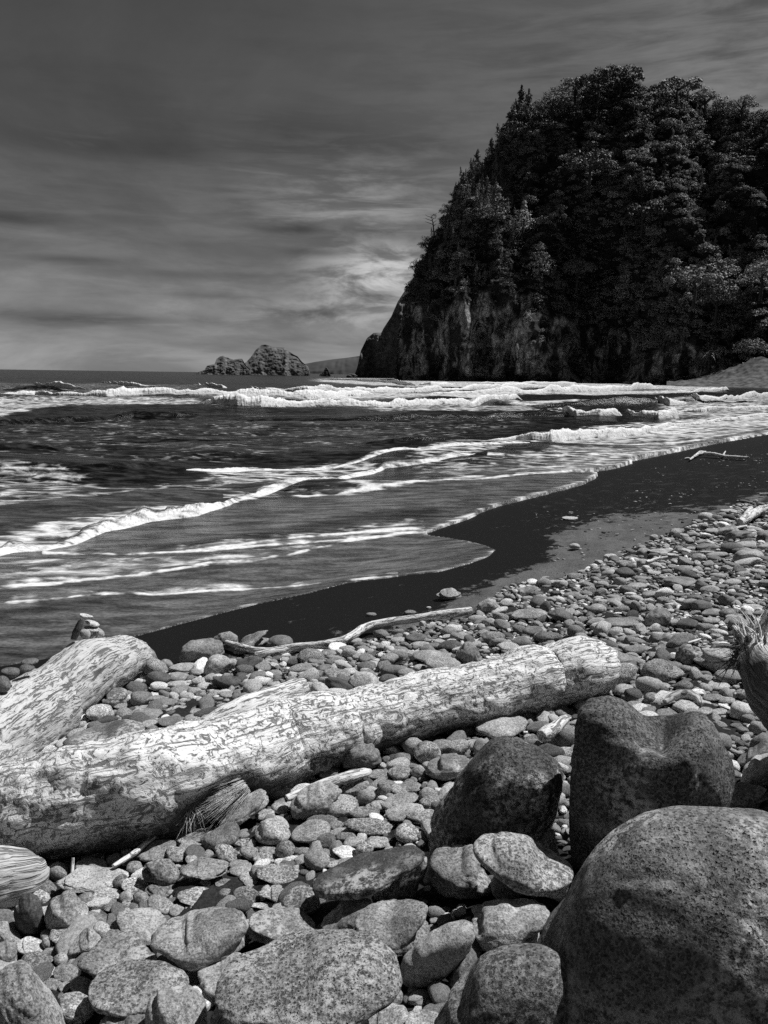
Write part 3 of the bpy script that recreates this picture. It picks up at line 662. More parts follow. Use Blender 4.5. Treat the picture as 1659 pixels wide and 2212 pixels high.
# far beach and its bare mound at the valley mouth
crest = [(1440, 829), (1480, 822), (1516, 812), (1545, 805), (1575, 797), (1600, 790), (1625, 780), (1645, 776), (1680, 774), (1900, 770), (2300, 790)]
xs = np.arange(1440, 2300, 3.0); cy = np.interp(xs, [c[0] for c in crest], [c[1] for c in crest])
rows = []
for k, u in enumerate(np.linspace(0, 1, 26)):
    D = 296+u*40; d = ray(xs, np.full(len(xs), 834.0)*(1-u)+cy*u); d = d/np.hypot(d[:, 0], d[:, 1])[:, None]
    p = CAM+d*D; p[:, 2] = (-1.0)*(1-u)+p[:, 2]*u if k else -1.5
    rows.append(p)
V = np.array(rows); V[..., 2] += 1.1*fbm(V*.12, 5, .6)*np.linspace(0, 1, 26)[:, None]
me = mesh_np('far_shore', V.reshape(-1, 3), grid_faces(26, len(xs)))
MAT_SHORE = plain('far_shore', 0.085, .95, .5, .65)
tag(obj('far_shore', me, MAT_SHORE), kind='structure')

# ================================================================== foliage on the headland
def leaf_cloud(seed, rx, ry, rz, clumps, per, leaf, up=0.35, droop=0.0):
    """leaf-sized faces spread over the shells of many small clumps inside an uneven crown"""
    r = np.random.default_rng(seed); Vs, Fs, n0 = [], [], 0
    for c in range(clumps):
        d = r.normal(size=3); d /= np.linalg.norm(d); d[2] = abs(d[2])*1.0-.25
        rad = r.uniform(.35, 1.0)**.6
        cen = d*np.array([rx, ry, rz])*rad; cr = r.uniform(.20, .38)*min(rx, rz)
        e = r.normal(size=(per, 3)); e /= np.linalg.norm(e, axis=1, keepdims=True); e[:, 2] = np.where(e[:, 2] < -.3, -e[:, 2], e[:, 2])
        p = cen + e*cr*r.uniform(.6, 1.1, (per, 1))*np.array([1.15, 1.15, .85])
        p[:, 2] -= droop*np.hypot(p[:, 0], p[:, 1])**2/max(rx, .1)
        nrm = e + r.normal(size=(per, 3))*.38 + np.array([0, 0, up]); nrm /= np.linalg.norm(nrm, axis=1, keepdims=True)
        a = np.cross(nrm, r.normal(size=(per, 3))); a /= np.linalg.norm(a, axis=1, keepdims=True); b = np.cross(nrm, a)
        s = leaf*r.uniform(.6, 1.3, (per, 1)); w = s*r.uniform(.35, .6, (per, 1))
        q = np.stack([p-a*s, p-b*w+nrm*s*.12, p+a*s, p+b*w+nrm*s*.12], 1)
        Vs.append(q.reshape(-1, 3)); Fs.append(np.arange(per*4).reshape(-1, 4)+n0); n0 += per*4
    return np.concatenate(Vs), np.concatenate(Fs)
def spire_cloud(seed, r0, h, n, leaf):
    r = np.random.default_rng(seed); u = r.uniform(0, 1, n)**.8; ang = r.uniform(0, 6.283, n)
    lob = 1+.45*np.sin(u*19+seed)+.3*np.sin(u*41)
    rad = r0*(1-u)**.75*np.clip(lob, .35, 1.7)*r.uniform(.5, 1, n)
    p = np.stack([rad*np.cos(ang), rad*np.sin(ang), u*h], -1)
    nrm = np.stack([np.cos(ang), np.sin(ang), .7+0*u], -1)+r.normal(size=(n, 3))*.5; nrm /= np.linalg.norm(nrm, axis=1, keepdims=True)
    a = np.stack([np.cos(ang)*.5, np.sin(ang)*.5, .8+0*u], -1)+r.normal(size=(n, 3))*.3; a -= nrm*np.sum(a*nrm, 1, keepdims=True); a /= np.linalg.norm(a, axis=1, keepdims=True); b = np.cross(nrm, a)
    s = leaf*r.uniform(.6, 1.3, (n, 1)); w = s*.35
    q = np.stack([p-a*s, p-b*w, p+a*s, p+b*w], 1)
    return q.reshape(-1, 3), np.arange(n*4).reshape(-1, 4)
# bush kinds live in a collection that only feeds the forest's instances
src = bpy.data.collections.new("forest_kinds")
for k in range(9):
    if k < 6: V, F = leaf_cloud(100+k, 1.0, 1.0, .95, 34, 26, .095, .45)
    else: V, F = spire_cloud(200+k, .75, 2.1, 560, .11)
    me = mesh_np('bush', V, F, False)
    me.materials.append((MAT_LEAF, MAT_LEAF, MAT_LEAF_DARK, MAT_LEAF, MAT_LEAF_PALE, MAT_LEAF_DARK, MAT_LEAF, MAT_LEAF_DARK, MAT_LEAF)[k])
    src.objects.link(bpy.data.objects.new('bush', me))
def instancer(name, pts, rot, scl, extra, collection, mat=None):
    me = bpy.data.meshes.new(name); me.vertices.add(len(pts)); me.vertices.foreach_set('co', np.asarray(pts, np.float32).ravel())
    attr(me, 'rot', rot, 'FLOAT_VECTOR'); attr(me, 'scl', scl, 'FLOAT_VECTOR')
    for k, v in extra.items():
        if k == 'pick':
            a = me.attributes.new('pick', 'INT', 'POINT'); a.data.foreach_set('value', np.asarray(v, np.int32))
        else: attr(me, k, v)
    o = obj(name, me, None)
    g = bpy.data.node_groups.new(name, 'GeometryNodeTree')
    g.interface.new_socket('Geometry', in_out='INPUT', socket_type='NodeSocketGeometry'); g.interface.new_socket('Geometry', in_out='OUTPUT', socket_type='NodeSocketGeometry')
    gi, go = g.nodes.new('NodeGroupInput'), g.nodes.new('NodeGroupOutput')
    m2p = g.nodes.new('GeometryNodeMeshToPoints')
    ci = g.nodes.new('GeometryNodeCollectionInfo'); ci.inputs['Collection'].default_value = collection; ci.inputs['Separate Children'].default_value = True; ci.inputs['Reset Children'].default_value = True
    ip = g.nodes.new('GeometryNodeInstanceOnPoints'); ip.inputs['Pick Instance'].default_value = True
    def na(nm, ty):
        n = g.nodes.new('GeometryNodeInputNamedAttribute'); n.data_type = ty; n.inputs['Name'].default_value = nm; return n.outputs['Attribute']
    e2r = g.nodes.new('FunctionNodeEulerToRotation'); g.links.new(na('rot', 'FLOAT_VECTOR'), e2r.inputs[0])
    g.links.new(gi.outputs[0], m2p.inputs['Mesh']); g.links.new(m2p.outputs[0], ip.inputs['Points']); g.links.new(ci.outputs[0], ip.inputs['Instance'])
    g.links.new(e2r.outputs[0], ip.inputs['Rotation']); g.links.new(na('scl', 'FLOAT_VECTOR'), ip.inputs['Scale']); g.links.new(na('pick', 'INT'), ip.inputs['Instance Index'])
    g.links.new(ip.outputs[0], go.inputs[0])
    md = o.modifiers.new('scatter', 'NODES'); md.node_group = g
    return o
# bushes over every part of the headland that is not bare rock
nv, ncol = HV.shape[:2]; px, py = HP; FV = 150
A = []
hv = HV[:FV]; area = np.zeros((FV, ncol))
e1 = np.linalg.norm(np.diff(hv, axis=1), axis=2); e2 = np.linalg.norm(np.diff(hv, axis=0), axis=2)
area[:-1, :-1] = e1[:-1]*e2[:, :-1]
dens = np.clip(HVEG[:FV], 0, 1); inview = (px[:FV] < 1900)
w = (area*(.05+dens)*inview*np.where(HVEG[:FV] > .95, 1, .55)).ravel(); w /= w.sum()
NB = 7600
pick = rng.choice(FV*ncol, NB, p=w); pi, pj = pick//ncol, pick % ncol
pts = hv[pi, pj] + rng.normal(size=(NB, 3))*np.array([.8, .5, .4])
hgt01 = pi/FV
size = rng.lognormal(.95, .42, NB)*(.75+.5*fbm(np.stack([pts[:, 0]/22, pts[:, 2]/22, pts[:, 0]*0], -1), 3)+.25)
size = np.clip(size*.76, .8, 4.4)*np.where(HVEG[pi, pj] < .6, .55, 1)
edge = px[pi, pj] < 1120
kind = rng.integers(0, 6, NB)
clump = fbm(np.stack([pts[:, 0]/30, pts[:, 2]/30, pts[:, 0]*0+5], -1), 3)
kind = np.where(clump > .35, 4, np.where(clump < -.35, np.where(rng.random(NB) < .5, 2, 5), kind))
sp = rng.random(NB) < np.where(edge, .28, .04); kind = np.where(sp, rng.integers(6, 9, NB), kind)
scl = np.stack([size*rng.uniform(.85, 1.3, NB), size*rng.uniform(.85, 1.3, NB), size*rng.uniform(.75, 1.15, NB)], -1)
scl[sp] *= np.array([.75, .75, 1.25])
rot = np.stack([rng.normal(0, .15, NB)-.25*(~sp), rng.normal(0, .15, NB), rng.uniform(0, 6.283, NB)], -1)
rot[:, 2] = np.where(sp, rot[:, 2], rng.uniform(0, 6.283, NB))
fo_ = instancer('forest', pts, np.where(np.arange(3) == 2, rot, rot*.6), scl, {'pick': kind}, src)
tag(fo_, 'dense dark forest and scrub covering the steep headland above its cliff', 'forest', kind='stuff')

# trees one can pick out: along the crest, down the seaward edge and a few on the slope
def surf(pxq, pyq):
    """point of the headland's face seen through a sheet position"""
    d = (px[:FV]-pxq)**2+(py[:FV]-pyq)**2; i = np.unravel_index(np.argmin(d), d.shape); return HV[i]
def tube(pts, rad, seg=7):
    pts = np.array(pts, float); n = len(pts); V = []
    for i in range(n):
        t = pts[min(i+1, n-1)]-pts[max(i-1, 0)]; t /= np.linalg.norm(t)
        a = np.cross(t, [0, 0, 1] if abs(t[2]) < .9 else [1, 0, 0]); a /= np.linalg.norm(a); b = np.cross(t, a)
        th = np.linspace(0, 2*np.pi, seg, endpoint=False)
        V.append(pts[i]+rad[i]*(np.cos(th)[:, None]*a+np.sin(th)[:, None]*b))
    return np.concatenate(V), grid_faces(n, seg, True)
def join(parts):
    V, F, n = [], [], 0
    for v, f in parts: V.append(v); F.append(np.asarray(f)+n); n += len(v)
    return np.concatenate(V), np.concatenate(F)
def tree(name, pxq, foot_y, top_y, wid, kind, label, cat, mat, group, seed, ahead=3.0):
    p = surf(pxq, foot_y); d = ray(pxq, top_y); dist = np.hypot(p[0], p[1])-ahead
    q = CAM+ray(pxq, foot_y)*(dist/np.hypot(*ray(pxq, foot_y)[:2])); H = (foot_y-top_y)/FPX*dist; R = wid/2/FPX*dist
    e = obj(name, None, None, None, q); tag(e, label, cat, group)
    r = np.random.default_rng(seed)
    if kind == 'broad':
        segs = [tube([(0, 0, -2), (.02*H, 0, .25*H), (0, .02*H, .5*H), (.03*H, 0, .8*H)], [.05*H, .04*H, .03*H, .008*H])]
        for k in range(6):
            a = r.uniform(0, 6.28); z = r.uniform(.3, .6)*H
            segs.append(tube([(0, 0, z), (.35*R*math.cos(a), .35*R*math.sin(a), z+.15*H), (.75*R*math.cos(a), .75*R*math.sin(a), z+.27*H)], [.022*H, .015*H, .005*H]))
        V, F = leaf_cloud(seed, R, R, .48*H, 46, 40, max(.34, .05*R)); V[:, 2] += .52*H
    elif kind == 'spire':
        segs = [tube([(0, 0, -2), (.01*H, 0, .5*H), (0, 0, .97*H)], [.03*H, .018*H, .004*H])]
        for k in range(5):
            a = r.uniform(0, 6.28); z = (.2+.13*k)*H
            segs.append(tube([(0, 0, z), (.6*R*(1-.13*k)*math.cos(a), .6*R*(1-.13*k)*math.sin(a), z+.12*H)], [.01*H, .004*H]))
        V, F = spire_cloud(seed, R, H, 900, max(.35, .042*H))
    elif kind == 'bare':
        segs = [tube([(0, 0, -2), (-.2*R, 0, .5*H), (-.5*R, 0, .95*H)], [.05*H, .035*H, .01*H])]
        for k in range(7):
            z = (.3+.1*k)*H; s = -1 if k % 2 else .6
            segs.append(tube([(-.4*R*z/H, 0, z), (s*R*.7-.3*R, r.uniform(-1, 1)*.3*R, z+.1*H), (s*R-.3*R, 0, z+.16*H)], [.02*H, .014*H, .006*H]))
        V, F = leaf_cloud(seed, .8*R, .8*R, .3*H, 8, 6, .4); V[:, 2] += .75*H
    else:                                       # palm-like: fronds in a rosette
        segs = [tube([(0, 0, -1), (.05*H, 0, .35*H), (0, 0, .6*H)], [.05*H, .04*H, .035*H])]
        fr = []
        for k in range(16):
            a = k*.393*2+r.uniform(-.2, .2); el = r.uniform(.1, 1.1)
            for j in range(5):
                u0, u1 = j/5, (j+1)/5
                f = lambda u: np.array([R*u*math.cos(a), R*u*math.sin(a), .6*H+.4*H*(math.sin(el)*u*2-1.6*u*u*.8)])
                n = np.array([-math.sin(a), math.cos(a), 0])*R*.09
                fr.append((np.array([f(u0)-n*(1-u0), f(u0)+n*(1-u0), f(u1)+n*(1-u1), f(u1)-n*(1-u1)]), np.array([[0, 1, 2, 3]])))
        V, F = join(fr)
    v, f = join(segs)
    obj('trunk', mesh_np('trunk', v, f), MAT_TRUNK, e)
    obj('crown', mesh_np('crown', V, F, False), mat, e)
    return e
GC, GE, GS = 'trees on the headland crest', 'trees down the seaward edge of the headland', 'trees standing out on the headland slope'
TREES = [
 (1338, 212, 150, 110, 'broad', 'tallest broad crown, rounded and dense, on the very summit of the headland', MAT_LEAF_DARK, GC),
 (1290, 222, 160, 92, 'broad', 'broad tree filling the summit line just left of the tallest crown', MAT_LEAF_DARK, GC),
 (1240, 240, 176, 88, 'broad', 'lower bushy tree stepping down left from the summit crowns', MAT_LEAF, GC),
 (1192, 262, 204, 70, 'broad', 'small rounded tree right of the twin spire on the crest', MAT_LEAF, GC),
 (1381, 235, 188, 40, 'broad', 'narrow dark tree at the left lip of the notch in the crest', MAT_LEAF_DARK, GC),
 (1460, 236, 175, 108, 'broad', 'flat-topped open tree right of the notch in the crest', MAT_LEAF, GC),
 (1520, 248, 196, 52, 'broad', 'small tree leaning off the right side of the flat-topped crest tree', MAT_LEAF, GC),
 (1560, 262, 218, 56, 'broad', 'low round tree between the two open crowns right of the notch', MAT_LEAF_DARK, GC),
 (1600, 270, 216, 60, 'broad', 'ragged open tree near the right end of the visible crest', MAT_LEAF, GC),
 (1645, 285, 246, 60, 'broad', 'low dark crown where the crest leaves the picture at right', MAT_LEAF_DARK, GC),
 (1124, 262, 196, 34, 'spire', 'left and taller of the twin dark spires on the crest', MAT_LEAF_DARK, GC),
 (1140, 262, 203, 30, 'spire', 'right and shorter of the twin dark spires on the crest', MAT_LEAF_DARK, GC),
 (1108, 292, 234, 30, 'spire', 'pointed tree just below the twin spires on the seaward edge', MAT_LEAF_DARK, GE),
 (1084, 330, 280, 34, 'spire', 'narrow conifer second below the twin spires on the seaward edge', MAT_LEAF, GE),
 (1060, 368, 308, 36, 'spire', 'feathery conifer halfway between the twin spires and the bare snag', MAT_LEAF, GE),
 (1030, 392, 332, 34, 'spire', 'pointed conifer at the sharp bend of the seaward edge', MAT_LEAF, GE),
 (1000, 432, 380, 36, 'spire', 'short conifer leaning seaward above the bare snag', MAT_LEAF_DARK, GE),
 (972, 486, 440, 44, 'broad', 'rounded shrubby tree right above the bare snag on the seaward edge', MAT_LEAF, GE),
 (938, 500, 466, 30, 'bare', 'bare forked snag sticking out over the sea from the headland edge', MAT_LEAF_DARK, GE),
 (925, 560, 510, 42, 'broad', 'small round tree directly under the bare snag', MAT_LEAF_DARK, GE),
 (905, 612, 560, 40, 'broad', 'lowest tree of the seaward edge, just above the bare cliff', MAT_LEAF, GE),
 (1642, 640, 566, 84, 'broad', 'pale feathery tree at the right picture edge halfway up the slope', MAT_LEAF_PALE, GS),
 (1498, 655, 578, 120, 'broad', 'large pale spreading tree on the lower right slope above the rock outcrop', MAT_LEAF_PALE, GS),
 (1545, 690, 620, 70, 'broad', 'grey-green tree right of the large pale spreading tree', MAT_LEAF, GS),
 (1385, 505, 440, 96, 'broad', 'dark bushy tree in the middle of the slope over a black hollow', MAT_LEAF_DARK, GS),
 (1272, 400, 332, 110, 'broad', 'wide dark tree over the upper hollow below the summit', MAT_LEAF_DARK, GS),
 (1130, 500, 440, 54, 'spire', 'feathery pale conifer on the left slope right of the bare snag', MAT_LEAF_PALE, GS),
 (1165, 590, 530, 60, 'spire', 'drooping pale conifer above the left cliff face', MAT_LEAF_PALE, GS),
 (1070, 470, 402, 50, 'spire', 'tall mid-grey conifer on the upper left slope inside the edge', MAT_LEAF, GS),
 (1245, 625, 560, 70, 'broad', 'light bushy tree at the brink above the middle cliff', MAT_LEAF_PALE, GS),
 (1350, 650, 590, 60, 'spire', 'light feathery tree left of the large pale spreading tree', MAT_LEAF_PALE, GS),
 (1615, 790, 735, 70, 'broad', 'low bush just above the bare mound at the far beach', MAT_LEAF, GS),
 (1528, 808, 752, 52, 'palm', 'small palm-like plant with arching fronds beside the bare mound', MAT_LEAF_PALE, GS)]
for i, (a, b, c, d, k, lab, mt, gr) in enumerate(TREES):
    nm = {'broad': 'broadleaf_tree', 'spire': 'conifer_tree', 'bare': 'dead_tree', 'palm': 'palm_tree'}[k]
    tree(nm, a, b, c, d, k, lab, 'tree', mt, gr, 900+i, 12.0 if gr == GS else 4.0)

# ================================================================== stones
def stone(name, mat, cx, cy, outline, seed, tone, pit, level, facets=3, lump=.07, kdepth=.8, sink=.8, lift=0.0, at_t=None, flat=1.0, box=.86, crack=None):
    """a rounded stone: its outline, its depth along the ground, worn facets and lumps"""
    r = np.random.default_rng(seed)
    o = np.array(outline, float)-[cx, cy]; o[:, 1] *= -1
    # outline in units of its own best ellipse, so that long stones stay well shaped inside
    dn = np.concatenate([o+(np.roll(o, -1, 0)-o)*u for u in np.linspace(0, 1, 12, endpoint=False)])
    ev, Q = np.linalg.eigh(np.cov(dn.T)); AF = Q @ np.diag(np.sqrt(2*np.maximum(ev, 1e-6))) @ Q.T; AI = np.linalg.inv(AF)
    on = dn @ AI.T
    th = np.arctan2(on[:, 1], on[:, 0]); ra = np.hypot(on[:, 0], on[:, 1]); k = np.argsort(th); th, ra = th[k], ra[k]
    tt = np.linspace(-np.pi, np.pi, 181); Rr = np.interp(tt, np.r_[th-2*np.pi, th, th+2*np.pi], np.r_[ra, ra, ra])
    for _ in range(4): Rr[:-1] = (np.roll(Rr[:-1], 1)+2*Rr[:-1]+np.roll(Rr[:-1], -1))/4
    Rr[-1] = Rr[0]
    hw = (o[:, 0].max()-o[:, 0].min())/2; hh = (o[:, 1].max()-o[:, 1].min())/2; lowest = -o[:, 1].min()
    t = at_t or rest(cx, cy, lowest, sink, lift)
    d = ray(cx, cy); phi = math.asin(-d[2]) if d[2] < 0 else 0.02
    rt = R3[:, 0].copy(); rt -= d*np.dot(rt, d); rt /= np.linalg.norm(rt); up = np.cross(rt, d)
    g = np.array([d[0], d[1], 0]); g /= np.linalg.norm(g)
    cdep = min(kdepth*hw, .80*hh/max(math.sin(phi), .05))
    kk = math.sqrt(max(hh*hh-(cdep*math.sin(phi))**2, .09*hh*hh))/hh
    zup = up*kk/max(np.dot(up, [0, 0, 1])/1.0, .3)*np.dot(up, [0, 0, 1])
    zup = np.array([0, 0, 1])*kk/math.cos(phi)
    S = t/FPX
    V, F = ICO[level]; U = V.copy()
    for _ in range(facets):
        n = r.normal(size=3); n /= np.linalg.norm(n); n[2] *= .6; n /= np.linalg.norm(n); dd = r.uniform(.62, .88)
        ex = U@n-dd; U = U-np.maximum(ex, 0)[:, None]*n*.8
    seed3 = r.uniform(0, 90, 3)
    nz = fbm(V*1.5+seed3, 3, .5)*lump + fbm(V*5+seed3, 3, .5)*lump*.42 + (fbm(V*17+seed3, 3, .6)*lump*.13 if level >= 5 else 0)
    U = U*(1+nz)[:, None]
    # in the stone's own frame: x across, y up, z away; the outline is fitted so that the finished stone, seen from the beach, has it
    rho = np.hypot(U[:, 0], U[:, 1]); ang = np.arctan2(U[:, 1], U[:, 0]); pr = np.maximum(rho, 1e-6)**box
    Zd = U[:, 2]*cdep*S*flat; c = CAM+d*t
    want = Rr.copy(); gain = np.ones_like(want); off = np.zeros(2); scl = np.ones(2)
    for it in range(11):
        R0 = want*gain; Rv = np.interp(ang, tt, R0); wr = sm(rho, .35, 1.0); Rv = (min(R0[:-1].mean(), 1.05)*(1-wr)+Rv*wr)*pr
        XY = np.stack([Rv*np.cos(ang), Rv*np.sin(ang)], -1) @ AF.T*scl+off
        P = (XY[:, 0]*S)[:, None]*rt+(XY[:, 1]*S)[:, None]*zup+Zd[:, None]*g
        if it == 10: break
        qx, qy = project(P+c); qx = qx-cx; qy = cy-qy
        x0, x1, y0, y1 = o[:, 0].min(), o[:, 0].max(), o[:, 1].min(), o[:, 1].max()
        off += np.array([(x0+x1)/2-(qx.min()+qx.max())/2, ((y0+y1)/2-(qy.min()+qy.max())/2)])*.9
        scl *= np.clip([(x1-x0)/(qx.max()-qx.min()), (y1-y0)/(qy.max()-qy.min())], .6, 1.6)
        scl = np.clip(scl, .35, 1.6)
        if it >= 3 and level >= 4:
            qn = np.stack([qx, qy], -1) @ AI.T; qa = np.arctan2(qn[:, 1], qn[:, 0]); qr = np.hypot(qn[:, 0], qn[:, 1]); bi = ((qa+np.pi)/(2*np.pi)*72).astype(int) % 72
            mx = np.zeros(72); np.maximum.at(mx, bi, qr); tb = -np.pi+(np.arange(72)+.5)/72*2*np.pi
            ratio = np.clip(np.interp(tb, tt, want)/np.maximum(mx, 1e-3), .75, 1.33); 
            for _ in range(3): ratio = (np.roll(ratio, 1)+2*ratio+np.roll(ratio, -1))/4
            gain = gain*np.interp(tt, np.r_[tb-2*np.pi, tb, tb+2*np.pi], np.r_[ratio, ratio, ratio])
            gain = np.clip(gain, .5, 1.8)
    if crack:                                       # a worn ledge with a groove under it runs across the near face
        ck = np.array(crack, float); qx, qy = project(P+c); yl = np.interp(qx, ck[:, 0], ck[:, 1])+7*fbm(np.stack([qx/50, qx*0, qx*0], -1), 3)
        dy = qy-yl; nr_ = P/np.linalg.norm(P, axis=1, keepdims=True); fr = (P@g < 0)*sm(qx, ck[0, 0], ck[0, 0]+60)
        P = P-nr_*((.0055*np.exp(-((dy+9)/9)**2)+.012*sm(-dy, -6, 26)*np.exp(-np.maximum(-dy, 0)/110))*fr)[:, None]
    me = mesh_np(name, P, F)
    ob = obj(name, me, mat, None, c); ob['tone'] = float(tone); ob['pit'] = float(pit)
    FOOT.append((c[0], c[1], hw*S, cdep*S, g[0], g[1])); PLACED.append((cx, cy, hw, hh))
    return ob
FOOT, PLACED = [], []
def ell(cx, cy, a, b, rot=0, seed=0, n=26):
    r = np.random.default_rng(seed+5000); th = np.linspace(0, 2*np.pi, n, endpoint=False)
    e = r.uniform(1.7, 2.6); k = (np.abs(np.cos(th))**e+np.abs(np.sin(th))**e)**(-1/e)
    k = k*(1+.05*np.sin(th+r.uniform(0, 6))+.05*np.sin(2*th+r.uniform(0, 6))+.05*np.sin(3*th+r.uniform(0, 6)))
    x, y = a*k*np.cos(th), b*k*np.sin(th); c, s = math.cos(math.radians(rot)), math.sin(math.radians(rot))
    return np.stack([cx+c*x-s*y, cy+s*x+c*y], -1)
PAN = dict(A=(0, 1776, 3.), B=(553, 1776, 3.), C=(1106, 1776, 3.), D=(0, 1340, 3.), E=(553, 1340, 3.), F=(1106, 1340, 3.), G=(1106, 1038, 3.), H=(692, 1211, 3.786), S=(0, 0, 1.))
def pan(p, pts):
    x0, y0, s = PAN[p]; return [(x0+x/s, y0+y/s) for x, y in pts]
